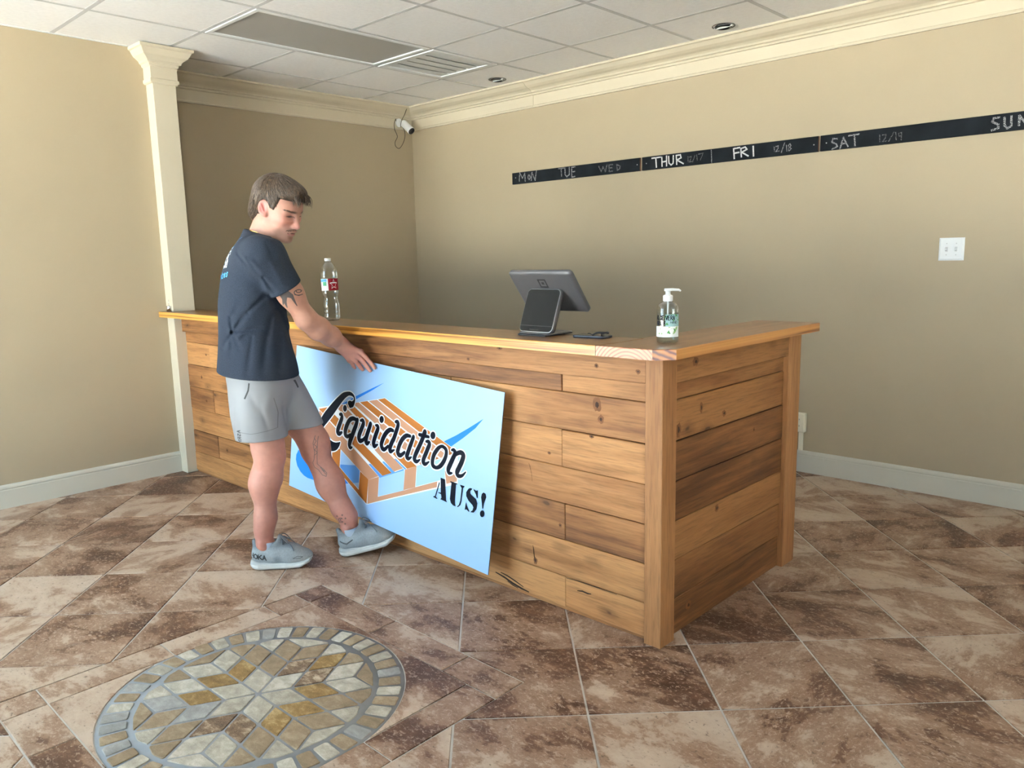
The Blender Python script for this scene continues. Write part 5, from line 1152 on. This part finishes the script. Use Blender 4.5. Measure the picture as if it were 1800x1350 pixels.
def body_col(v):
    P = v.astype(np.float32); n = len(P); c = np.tile(np.array([.47, .25, .18]), (n, 1))
    q = hloc(P); Q = np.abs(q[:, 1]); hd = sm(q[:, 2], -.14, -.11) * (np.linalg.norm(q, axis=1) < .19)
    c = lerp(c, (.48, .255, .19), hd * .8)
    g = lambda x, y, z, r: np.exp(-(((q[:, 0] - x) / r[0]) ** 2 + ((Q - y) / r[1]) ** 2 + ((q[:, 2] - z) / r[2]) ** 2))
    c = lerp(c, (.66, .30, .24), .75 * g(.07, .045, -.025, (.04, .03, .03)))           # cheeks
    c = lerp(c, (.68, .30, .25), .8 * g(.102, 0, -.036, (.02, .02, .02)))               # nose
    c = lerp(c, (.64, .22, .20), .9 * g(-.016, .082, 0, (.03, .015, .035)))              # ears
    c = lerp(c, (.46, .29, .22), .55 * g(.05, .03, -.085, (.05, .04, .035)))              # stubble
    c = lerp(c, (.22, .13, .085), .85 * g(.092, .010, -.0515, (.014, .016, .0055)))       # moustache
    c = lerp(c, (.26, .16, .11), .55 * g(.082, 0, -.094, (.014, .014, .008)))
    c = lerp(c, (.46, .15, .13), .9 * g(.092, 0, -.0745, (.012, .014, .0045)))            # lower lip
    c = lerp(c, (.05, .02, .018), .95 * g(.092, 0, -.0665, (.02, .015, .0022)))           # mouth
    c = lerp(c, (.10, .06, .04), .92 * np.clip(1.6 * g(.080, .031, .0195, (.03, .018, .0042)), 0, 1))   # brows
    lid = g(.078, .031, -.002, (.012, .0115, .0034)); c = lerp(c, (.05, .032, .025), .95 * np.clip(1.7 * lid, 0, 1))
    c = lerp(c, (.42, .20, .15), .5 * g(.080, .030, -.012, (.02, .015, .005)))
    arm = (P[:, 2] > .84) & (P[:, 2] < 1.3) & (P[:, 0] > .05); m = arm * sm(P[:, 1], .10, .22); c = lerp(c, (.60, .27, .22), .8 * m)
    leg_ = sm(-P[:, 2], -.72, -.5); c = lerp(c, (.47, .225, .17), leg_); c = lerp(c, (.45, .185, .14), .6 * leg_ * sm(-P[:, 2], -.30, -.12))
    c = lerp(c, (.62, .30, .235), .6 * np.exp(-(np.linalg.norm(P - _A(KN_R), axis=1) / .08) ** 2))
    return c
body = sdf_obj('body', body_sdf, (-.36, -.24, .03), (.46, .42, 1.76), .0034, SKIN, person, body_col)

# ---- fine face details: brows, lashes, moustache, lips
FD = {'b': plain('brow_hair', (.07, .042, .028), .6), 'l': plain('lash_line', (.03, .02, .016), .5), 'm': plain('moustache_hair', (.15, .085, .055), .6), 'p': plain('lip_skin', (.40, .14, .12), .45), 'w': plain('eye_white', (.55, .50, .46), .2)}
frng = np.random.RandomState(9)
for sd in (-1, 1):
    def fdec(st, th, m, nm, dx=.0115): return decal(st, body_sdf, hworld((dx, sd * .12, 0)), HR[:, 0] * HS, HR[:, 2] * HS, -sd * HR[:, 1], th, FD[m], nm, body, lift=.0006, step=.003)
    br = []
    for k in range(34):
        x = frng.uniform(.062, .090); z = .0165 + .0045 * math.sin((x - .05) * 75) + frng.uniform(-.0022, .0022); br.append([(x, z), (x - .0055, z + .0022 + frng.uniform(-.001, .001))])
    fdec(br, .0011, 'b', 'eyebrow', .004)
    fdec([[(.0625, -.0032), (.067, -.0012), (.072, -.0004), (.077, -.0014), (.0805, -.0036)]], .0015, 'l', 'upper_lashes')
    mu = []
    for k in range(46):
        x = frng.uniform(.072, .100); z = -.0500 - (.100 - x) * .28 + frng.uniform(-.0025, .0025); mu.append([(x, z), (x - .004, z - .0045 + frng.uniform(-.001, .001))])
    fdec(mu, .0010, 'm', 'moustache', .008)
    fdec([[(.070, -.0690), (.080, -.0672), (.092, -.0660)]], .0018, 'l', 'mouth_line', .013)
    fdec([[(.073, -.0722), (.083, -.0735), (.094, -.0735)]], .0036, 'p', 'lower_lip', .011)
# ---- hair
def hair_base(q):
    y = np.abs(q[:, 1])
    d = el(q, (-.016, 0, .038), (.107, .086, .097))
    d = smin(d, el(q, (.052, -.004, .088), (.048, .056, .029)), .035)                     # lifted fringe
    d = smin(d, rc(q, (.080, -.034, .084), (.098, .010, .068), .010, .006), .02)
    d = smin(d, el(q, (-.080, 0, -.030), (.036, .060, .058)), .03)                       # nape
    Q = q.copy(); Q[:, 1] = y
    keep = smin(np.maximum((q[:, 0] - .036), (.020 - q[:, 2]) * .9), np.maximum(.060 - q[:, 2], -1), .01)   # above the hairline
    keep = smin(keep, np.maximum(q[:, 0] + .022 - .45 * np.clip(-q[:, 2], 0, .06), -.092 - q[:, 2]), .01)    # behind the ear
    keep = smin(keep, np.maximum(np.abs(q[:, 0] - .020) - .016, .004 - q[:, 2]), .012)       # sideburn
    d = smax(d, keep, .012)
    ear = el(Q, (-.014, .082, -.002), (.024, .03, .036)); return smax(d, -ear, .008)
def hair_canon(q):
    d = hair_base(q); fl = q[:, 0] * 1.0 - q[:, 2] * .6
    s1 = np.sin(q[:, 1] * 300 + np.sin(fl * 40) * 1.4 + q[:, 2] * 50); s2 = np.sin((q[:, 0] * 1.0 - q[:, 2] * .25) * 300 + np.sin(q[:, 2] * 60) * 1.0)
    top_ = sm(q[:, 2], .05, .10)
    return d - .0012 * (s1 * top_ + s2 * (1 - top_))
def hair_sdf(P): return hair_canon(hloc(np.asarray(P, np.float32))) * HS
def hair_col(v):
    q = hloc(v.astype(np.float32)); fl = q[:, 0] - q[:, 2] * .6
    n = .5 + .5 * np.sin((q[:, 2] + q[:, 0] * .4) * 240 + np.sin(q[:, 0] * 50) * 2 + q[:, 1] * 120)
    c = np.tile(np.array([.036, .022, .013]), (len(q), 1)); c = lerp(c, (.16, .10, .060), n * sm(-q[:, 1], -.02, .06) * .7)
    return c
HAIR = vcol_mat('hair', .42, noise=.35, nscale=120., nstretch=(1, 1, 2.5), spec=.4)
hr = sdf_obj('hair', hair_sdf, HC - .2, HC + .2, .0030, HAIR, person, hair_col)
rng = np.random.RandomState(4); mb = MB(); cl = []
NL = 1500                                                         # loose locks over the cap
a_ = rng.uniform(-1.5, 1.5, NL); x0_ = rng.uniform(-.112, .060, NL); L_ = rng.uniform(.045, .080, NL)
p_ = np.stack([x0_, .078 * np.sin(a_), .036 + .100 * np.cos(a_)], 1); nk_ = np.arange(NL) < 330
p_[nk_] = np.stack([rng.uniform(-.12, -.045, 330), rng.uniform(-.075, .075, 330), rng.uniform(-.045, .04, 330)], 1); x0_[nk_] = -.1; L_[nk_] *= .7; sd_ = np.abs(np.sin(a_)); sg_ = np.sign(a_)
fw_ = np.clip((x0_ + .075) / .085, 0, 1)[:, None]; fw_ = fw_ * fw_ * (3 - 2 * fw_)
dv_ = fw_ * np.stack([.85 - .15 * sd_, .10 * sg_, -.15 - .75 * sd_], 1) + (1 - fw_) * np.stack([-.35 + 0 * sd_, .05 * sg_, -1. + 0 * sd_], 1) + rng.normal(0, .10, (NL, 3)); dv_ /= np.linalg.norm(dv_, axis=1)[:, None]
paths = []
for s_ in range(7):
    for _ in range(2):
        P3 = p_.astype(np.float32); d0 = hair_base(P3); e = .002
        g3 = np.stack([hair_base(P3 + _A(v)) - d0 for v in ((e, 0, 0), (0, e, 0), (0, 0, e))], 1); g3 /= np.maximum(np.linalg.norm(g3, axis=1), 1e-6)[:, None]
        p_ = p_ - g3 * (d0 - (.0004 + .0016 * (s_ / 6) ** 2))[:, None]
    paths.append(p_.copy()); td = dv_ - g3 * (dv_ * g3).sum(1)[:, None] * .9; p_ = p_ + td / np.maximum(np.linalg.norm(td, axis=1), 1e-6)[:, None] * (L_ / 6)[:, None]
paths = np.stack(paths, 1)
for path in paths:
    if path[-1][0] > .045 and path[-1][2] < .045 or (path[-1][0] > .01 and path[-1][2] < .012 and abs(path[-1][1]) > .05) or np.abs(path).max() > .16: continue
    r0 = rng.uniform(.0009, .0019)
    mb.tube([hworld(x) for x in path], [r0 * .6, r0, r0 * 1.1, r0, r0 * .85, r0 * .55, r0 * .15], 5)
for k in range(90):                                             # fringe falling over the forehead
    y0 = rng.uniform(-.055, .05); x0 = rng.uniform(.035, .072); z0 = .108 - abs(y0) * .35
    pth = [np.array([x0, y0, z0]), np.array([x0 + .022, y0 + .003, z0 - .007]), np.array([min(x0 + .038, .106), y0 + rng.uniform(0, .010), z0 - .022]), np.array([min(x0 + .046, .112) + rng.uniform(-.004, .003), y0 + rng.uniform(0, .014), max(z0 - .046, .052) + rng.uniform(-.008, .004)])]
    pth = smooth_path(pth, 3); r0 = rng.uniform(.0012, .0028)
    mb.tube([hworld(x) for x in pth], [r0 * (1 - .85 * (i / (len(pth) - 1)) ** 2) for i in range(len(pth))], 5)
locks = mb.build('hair_locks', plain('hair_strands', (.072, .046, .028), .45, .6, 110), hr)
tag(locks, kind='stuff')

# ---- t-shirt
AX = np.array(EL_R) - np.array(SH_R); AX = AX / np.linalg.norm(AX); SLV = np.array((.078, -.083, 1.256)).astype(np.float32)
CR = [(-0.155, 1.078, -0.085, 1.158, 9, 12), (-0.085, 1.158, 0.008, 1.236, 7, 13), (-0.155, 1.078, -0.157, 1.139, 8, 10), (-0.157, 1.139, -0.108, 1.205, 5, 14), (-0.155, 1.078, -0.029, 1.092, 7, 11), (-0.155, 1.077, -0.198, 1.011, 8, 12), (-0.154, 1.075, -0.13, 1.01, 6, 12), (-0.156, 1.075, -0.17, 0.983, 5, 14), (-0.141, 1.044, -0.097, 1.091, -6, 16), (-0.175, 1.045, -0.175, 0.997, -5, 14), (-0.129, 1.118, -0.067, 1.13, -5, 18), (-0.106, 1.404, -0.051, 1.337, 6, 12), (-0.068, 1.383, -0.007, 1.303, 9, 12), (-0.007, 1.303, 0.035, 1.242, 9, 12), (-0.049, 1.37, 0.017, 1.263, -7, 16), (0.014, 1.229, 0.061, 1.128, 8, 16), (0.061, 1.128, 0.107, 1.005, 8, 16), (0.031, 1.175, -0.012, 1.048, 6, 18), (-0.012, 1.048, -0.036, 0.905, 6, 20), (-0.072, 1.056, -0.105, 0.899, 5, 14), (0.056, 1.06, 0.032, 0.903, 7, 18), (0.083, 1.059, 0.1, 0.902, 6, 16), (0.027, 1.128, 0.011, 0.993, -6, 20), (0.088, 1.127, 0.101, 1.025, -6, 16), (0.017, 1.447, 0.051, 1.368, 4, 16), (0.068, 1.42, 0.101, 1.327, 4, 16), (0.031, 1.368, 0.071, 1.275, -4, 18)]
def folds(P, L):
    """cloth folds on the near side: grooves (+) and ridges (-) in mm, laid out on a side elevation"""
    k = 3.295 / (3.415 + P[:, 1]); u = 1.022 + (P[:, 0] - 1.022) * k; v = 1.368 + (P[:, 2] - 1.368) * k; d = np.zeros(len(P), np.float32)
    near = sm(-P[:, 1], -.12, -.04)
    for a, b, c, e, amp, w_ in L:
        dx, dz = c - a, e - b; l2 = dx * dx + dz * dz; t = np.clip(((u - a) * dx + (v - b) * dz) / l2, 0, 1)
        q = (u - a - t * dx) ** 2 + (v - b - t * dz) ** 2; w2 = (w_ * .001 * (.55 + .6 * t)) ** 2
        d += amp * .001 * (np.exp(-q / w2) - .45 * np.exp(-q / (w2 * 5))) * (.35 + .65 * np.sin(PI * np.clip(t, .08, .92)))
    return d * near
def shirt_core(P):
    t = column(P, [(.80, -.112, .050, .180, .234), (.90, -.113, .050, .174, .226), (1.00, -.116, .050, .156, .208), (1.05, -.118, .050, .150, .204), (1.12, -.119, .052, .146, .206), (1.20, -.120, .055, .141, .210), (1.30, -.112, .055, .130, .205), (1.37, -.100, .052, .118, .190), (1.42, -.090, .048, .100, .160), (1.46, -.075, .044, .078, .115), (1.50, -.058, .040, .068, .080), (1.56, -.045, .038, .062, .070)], math.radians(22))
    sl = chain(P, [((-.06, -.055, 1.395), .085), ((.000, -.110, 1.392), .084), (tuple(SLV + AX * .03), .067)], .03)
    sl = smax(sl, (P - SLV) @ _A(AX), .006)
    sr = chain(P, [((-.10, .14, 1.36), .07), (SH_L, .072), ((-.10, .25, 1.20), .066)], .03)
    d = smin(smin(t, sl, .035), sr, .03)
    return d
SEAM = [(-.045, -.075, 1.478), (-.050, -.120, 1.44), (-.072, -.155, 1.37), (-.085, -.155, 1.30)]
def shirt_sdf(P):
    P = np.asarray(P, np.float32); d = shirt_core(P)
    nb = np.abs(d) < .05
    if nb.any(): d[nb] += 1.5 * folds(P[nb], CR)
    for a, b in zip(SEAM[:-1], SEAM[1:]): d = d + crease(P, a, b, .0025, .005)
    hem = .874 + .022 * np.clip((-.05 - P[:, 0]) / .25, -.6, 1)
    d = smax(d, hem - P[:, 2], .006)
    ncx = P - _A([-.070, .032, 1.530]); nk = np.sqrt((ncx[:, 0] / .072) ** 2 + (ncx[:, 1] / .074) ** 2)
    top_ = P[:, 2] - (1.512 - .30 * np.clip(P[:, 0] + .12, 0, .2))          # neckline drops to the front
    return smax(d, top_, .008)
SHIRT = vcol_mat('tshirt_cotton', .85, 0, .35, 900., .2, .35, 260., (1, 1, 3))
def shirt_col(v): return np.tile(np.array([.026, .035, .053]), (len(v), 1))
shirt = sdf_obj('t_shirt', shirt_sdf, (-.36, -.25, .83), (.16, .40, 1.54), .0042, SHIRT, person, shirt_col)
pr = {'w': print_mat('shirt_print_white', (.70, .74, .78), .7), 'c': print_mat('shirt_print_blue', (.10, .42, .80), .7)}
BD = np.array([.70, .714, 0]); BU = np.array([.714, -.70, 0]); BO = -BD * .55       # projected onto the back
def bprint(txt, hgt, wid, gap, u_end, z0, th, mk, slope=.10):
    t1, w1 = text_strokes(txt, hgt, wid, gap)
    decal([[(u_end - w1 + x, z0 + y + (x - w1) * slope) for x, y in s] for s in t1], shirt_sdf, BO, BU, (0, 0, 1), BD, th, pr[mk], 'back_print', shirt)
bprint('ed Prizes', .026, .019, .006, -.052, 1.312, .0052, 'c', .14)
bprint('ER', .030, .022, .007, -.072, 1.402, .0060, 'w', .05)
bprint('Sh', .046, .026, .008, -.076, 1.350, .0085, 'w', .05)
decal([[(-.120, 1.430), (-.086, 1.440), (-.058, 1.456), (-.036, 1.472)]], shirt_sdf, BO, BU, (0, 0, 1), BD, .0052, pr['c'], 'back_print', shirt)

# ---- shorts
HMR = np.array((-.092, -.012, .600)); HML = np.array((.052, .130, .618))
SCR = [((-.10, -.13, .84), (-.05, -.12, .68), .006, .014), ((-.02, -.11, .84), (-.045, -.12, .70), -.007, .016), ((.0, -.06, .82), (.03, -.02, .62), .010, .012), ((-.17, -.10, .84), (-.19, -.09, .62), .005, .02), ((.04, .05, .78), (.08, .06, .64), .006, .014), ((-.06, -.13, .78), (-.03, -.12, .64), .005, .010)]
def shorts_sdf(P):
    P = np.asarray(P, np.float32)
    a = column(P, [(.55, -.094, -.026, .112, .106), (.60, -.093, -.026, .113, .110), (.70, -.100, -.022, .120, .124), (.80, -.104, .0, .126, .134), (.90, -.108, .03, .124, .130)], 0.05)
    b = column(P, [(.55, .066, .132, .098, .098), (.61, .050, .130, .098, .100), (.70, .012, .122, .104, .104), (.80, -.040, .100, .118, .112), (.90, -.085, .07, .122, .120)], .05)
    a = smax(a, (HMR[2] + .02 * (P[:, 0] + .09)) - P[:, 2], .005); b = smax(b, (HML[2] + .05 * (P[:, 0] - .05)) - P[:, 2], .005)
    c = column(P, [(.74, -.085, .055, .110, .165), (.80, -.098, .052, .130, .190), (.86, -.105, .050, .140, .205), (.94, -.11, .05, .140, .205)], math.radians(22)); c = smax(c, .745 - P[:, 2], .05)
    d = smin(smin(a, b, .018), c, .03)
    for p, q, amp, w_ in SCR: d = d + crease(P, p, q, amp * .7, w_)
    return smax(d, P[:, 2] - .91, .02)
def shorts_col(v):
    c = np.tile(np.array([.26, .265, .275]), (len(v), 1)); return c
SHORTS = vcol_mat('shorts_nylon', .55, 0, .15, 500., .4)
shorts = sdf_obj('shorts', shorts_sdf, (-.30, -.21, .54), (.20, .31, .94), .0042, SHORTS, person, shorts_col)
SD = np.array([0., 1., 0.]); SU = (1, 0, 0); SO = (0, -.3, 0)
LN = plain('shorts_seam', (.17, .17, .175), .7); ZP = plain('zip_black', (.02, .02, .02), .5)
decal([[(-.165, .648), (-.10, .640), (-.03, .650), (.0, .657)], [(.0, .657), (.004, .72), (-.002, .79)]], shorts_sdf, SO, SU, (0, 0, 1), SD, .0028, LN, 'pocket_seam', shorts)
decal([[(-.118, .795), (-.10, .83), (-.092, .86)]], shorts_sdf, SO, SU, (0, 0, 1), SD, .007, ZP, 'pocket_zip', shorts)
decal([[(.052, .845), (.062, .81)], [(.058, .845), (.070, .82)]], shorts_sdf, (0, -.3, 0), SU, (0, 0, 1), SD, .004, ZP, 'drawstring', shorts)
t1, w1 = text_strokes('ASRh', .018, .011, .005)
decal([[(.012 - y, -x) for x, y in s] for s in t1], shorts_sdf, (-.163, -.3, .655), (1, 0, 0), (0, 0, 1), SD, .0032, ZP, 'hem_lettering', shorts)

# ---- shoes (built once in shoe space: x heel to toe, z up)
def sole_sdf(P):
    P = np.asarray(P, np.float32); x = P[:, 0]; y = P[:, 1]
    wd = np.interp(x, [-.14, -.10, -.04, .04, .09, .125, .142], [.030, .041, .039, .047, .049, .036, .012])
    cy = np.interp(x, [-.14, -.03, .06, .14], [0, .0, .004, -.006])
    bot = np.interp(x, [-.14, -.115, -.08, .03, .08, .142], [.016, .004, 0, 0, .004, .034]); topz = np.interp(x, [-.14, -.10, 0, .08, .142], [.050, .040, .032, .034, .056])
    dx = np.maximum(x - .138, -.140 - x); dy = np.abs(y - cy) - wd - .006 * np.cos((P[:, 2] - .02) * 60)
    dz = np.maximum(bot - P[:, 2], P[:, 2] - topz)
    gr = .0022 * np.exp(-((P[:, 2] - (bot + .021)) / .0032) ** 2)
    return smax(smax(dy, dz, .014), dx, .02) + gr
def upper_sdf(P):
    P = np.asarray(P, np.float32)
    d = chain(P, [((-.092, 0, .062), .040), ((-.03, 0, .060), .041), ((.04, .002, .050), .044), ((.085, 0, .044), .039)], .03)
    d = smin(d, el(P, (.088, .0, .046), (.048, .044, .026)), .02)
    d = smin(d, rc(P, (-.030, 0, .098), (.045, 0, .066), .030, .034), .03)
    d = smin(d, rc(P, (-.098, 0, .075), (-.118, 0, .128), .030, .010), .02)                   # heel tab
    d = smin(d, rc(P, (-.018, 0, .12), (-.008, 0, .135), .024, .018), .015)                     # tongue
    opn = el(P, (-.058, 0, .138), (.046, .031, .050)); d = smax(d, -opn, .008)
    sole_top = np.interp(P[:, 0], [-.14, -.10, 0, .08, .142], [.038, .030, .022, .024, .044]); return smax(d, sole_top - P[:, 2], .006)
UP = vcol_mat('shoe_mesh', .8, 0, .5, 700., .2, .10, 160.); SO_ = vcol_mat('shoe_foam', .6, 0, .1, 300., .3, .06, 60.)
def up_col(v):
    c = np.tile(np.array([.27, .30, .31]), (len(v), 1)); c = lerp(c, (.16, .175, .185), sm(v[:, 2], .088, .110) * .8); c = lerp(c, (.30, .28, .25), .5 * np.exp(-((v[:, 0] - .10) / .03) ** 2)); return c
def so_col(v):
    c = np.tile(np.array([.50, .52, .50]), (len(v), 1)); c = lerp(c, (.28, .30, .31), sm(v[:, 2], .026, .032) * .55); c = lerp(c, (.20, .20, .20), sm(-v[:, 2], -.006, -.002) * .8); return c
LACE = plain('shoe_lace', (.13, .145, .16), .8)
SOCK = plain('ankle_sock', (.33, .38, .45), .9)
def shoe(loc, yaw, pitch, lab, logo_side):
    o = empty('running_shoe'); o.parent = person; o.location = loc; o.rotation_euler = (0, -pitch, yaw); o.rotation_mode = 'XYZ'
    o['label'] = lab
    if shoe.me is None:
        a = sdf_obj('upper', upper_sdf, (-.17, -.07, 0), (.16, .07, .17), .0026, UP, o, up_col); b = sdf_obj('sole', sole_sdf, (-.17, -.075, -.012), (.16, .075, .075), .0026, SO_, o, so_col)
        shoe.me = (a.data, b.data)
    else:
        new_obj('upper', shoe.me[0], o); new_obj('sole', shoe.me[1], o)
    for k in range(5):
        x = .002 + k * .017; z = np.interp(x, [-.02, .045, .08], [.140, .103, .088]) - .001
        sgn = 1 if k % 2 else -1
        MB().tube([(x - .006, -.026 * sgn, z - .014), (x - .002, -.012 * sgn, z + .002), (x + .003, .012 * sgn, z + .002), (x + .008, .026 * sgn, z - .015)], .0024, 6).build('lace', LACE, o)
    for sg in (-1, 1):
        MB().tube(smooth_path([(.0, 0, .142), (.004, sg * .016, .150), (.018, sg * .032, .138), (.034, sg * .030, .118), (.016, sg * .012, .132), (.002, 0, .143)]), .0022, 6).build('lace_loop', LACE, o)
        MB().tube(smooth_path([(.002, 0, .143), (.022, sg * .012, .134), (.048, sg * .030, .104), (.060, sg * .040, .084)]), .0020, 6).build('lace_end', LACE, o)
    dk = ZP; D_ = (0, 1, 0) if logo_side == 'n' else (0, 1, 0)
    if logo_side == 'n':
        t1, w1 = text_strokes('HOKA', .021, .015, .004)
        decal([[(x, y - x * .20) for x, y in s] for s in t1], upper_sdf, (-.135, -.12, .062), (1, 0, 0), (0, 0, 1), (0, 1, 0), .0048, dk, 'side_lettering', o)
        decal([[(.055, .052), (.075, .060), (.098, .056), (.085, .050), (.055, .052)]], upper_sdf, (0, -.12, 0), (1, 0, 0), (0, 0, 1), (0, 1, 0), .0016, dk, 'side_mark', o)
    else:
        decal([[(-.118, .082), (-.090, .066), (-.058, .078)], [(-.118, .079), (-.090, .062), (-.058, .076)]], upper_sdf, (0, -.12, 0), (1, 0, 0), (0, 0, 1), (0, 1, 0), .0022, dk, 'side_mark', o)
    MB().loft([[(-.058 + .036 * c * math.cos(2 * PI * i / 20), .034 * c * math.sin(2 * PI * i / 20), z) for i in range(20)] for z, c in ((.07, .95), (.10, 1.0), (.122, 1.0), (.124, .95))], (False, False)).build('sock', SOCK, o)
    return o
shoe.me = None
shoe((-.038, -.034, 0), math.radians(6), 0, 'light grey running shoe planted on the floor', 'n')
shoe((.336, .098, .024), math.radians(5), math.radians(12.5), 'light grey running shoe lifted under the sign', 'f')
# ---- tattoos and neck chain
def hatch(poly, st=.0022):
    out = []; zs = [p[1] for p in poly]; z = min(zs) + st / 2
    while z < max(zs):
        xs = []
        for a, b in zip(poly, poly[1:] + poly[:1]):
            if (a[1] > z) != (b[1] > z): xs.append(a[0] + (z - a[1]) / (b[1] - a[1]) * (b[0] - a[0]))
        xs.sort(); out += [[(xs[i], z), (xs[i + 1], z)] for i in range(0, len(xs) - 1, 2) if xs[i + 1] - xs[i] > .0015]; z += st
    return out
INK = plain('tattoo_ink', (.075, .062, .058), .55); INK2 = plain('tattoo_grey', (.16, .12, .11), .55)
TA = (0, 1, 0); TU_ = (1, 0, 0)
sw_ = [(.048, 1.246), (.064, 1.266), (.086, 1.266), (.102, 1.250), (.112, 1.196), (.094, 1.236), (.078, 1.240), (.072, 1.222), (.068, 1.190), (.060, 1.216), (.050, 1.204), (.056, 1.232)]
decal(hatch(sw_), body_sdf, (.010, -.3, -.020), TU_, (0, 0, 1), TA, .0027, INK, 'swallow_tattoo', body)
el2 = lambda cx, cz, a, b, n=16, r=0.: [(cx + a * math.cos(2 * PI * i / n) * math.cos(r) - b * math.sin(2 * PI * i / n) * math.sin(r), cz + a * math.cos(2 * PI * i / n) * math.sin(r) + b * math.sin(2 * PI * i / n) * math.cos(r)) for i in range(n + 1)]
decal([el2(.116, 1.258, .015, .011), el2(.116, 1.264, .008, .006), [(.102, 1.250), (.116, 1.245), (.131, 1.251)]], body_sdf, (.016, -.3, -.020), TU_, (0, 0, 1), TA, .0032, INK, 'arm_tattoo', body)
kt = [[(.118, .580), (.108, .545), (.112, .505), (.106, .468), (.098, .452), (.104, .430), (.122, .418), (.140, .395), (.158, .388), (.160, .402), (.148, .418), (.132, .432), (.118, .446), (.120, .478), (.124, .520), (.130, .575)], [(.114, .570), (.122, .555), (.112, .54), (.124, .528), (.113, .515), (.123, .50), (.112, .49)], [(.132, .428), (.150, .410)], [(.138, .420), (.156, .398)]]
decal(kt, body_sdf, (0, -.3, 0), TU_, (0, 0, 1), TA, .0026, INK2, 'leg_tattoo', body)
mo = [[(.214 + .012 * math.cos(a), .176 + .012 * math.sin(a)) for a in np.linspace(1.0, 5.6, 10)], [(.219 + .008 * math.cos(a), .177 + .008 * math.sin(a)) for a in np.linspace(1.2, 5.2, 8)]] + [[(x - .004, z), (x + .004, z)] for x, z in ((.196, .196), (.222, .202), (.236, .186), (.232, .158), (.200, .160))] + [[(x, z - .004), (x, z + .004)] for x, z in ((.196, .196), (.222, .202), (.236, .186), (.232, .158), (.200, .160))]
decal(mo, body_sdf, (0, -.3, 0), TU_, (0, 0, 1), TA, .0024, INK, 'ankle_tattoo', body)
GOLD = plain('gold_chain', (.75, .52, .18), .25, metal=1.)
decal([[(-.125, 1.515), (-.10, 1.508), (-.075, 1.500), (-.05, 1.492)]], body_sdf, (0, -.3, 0), TU_, (0, 0, 1), TA, .003, GOLD, 'neck_chain', body, lift=.002)
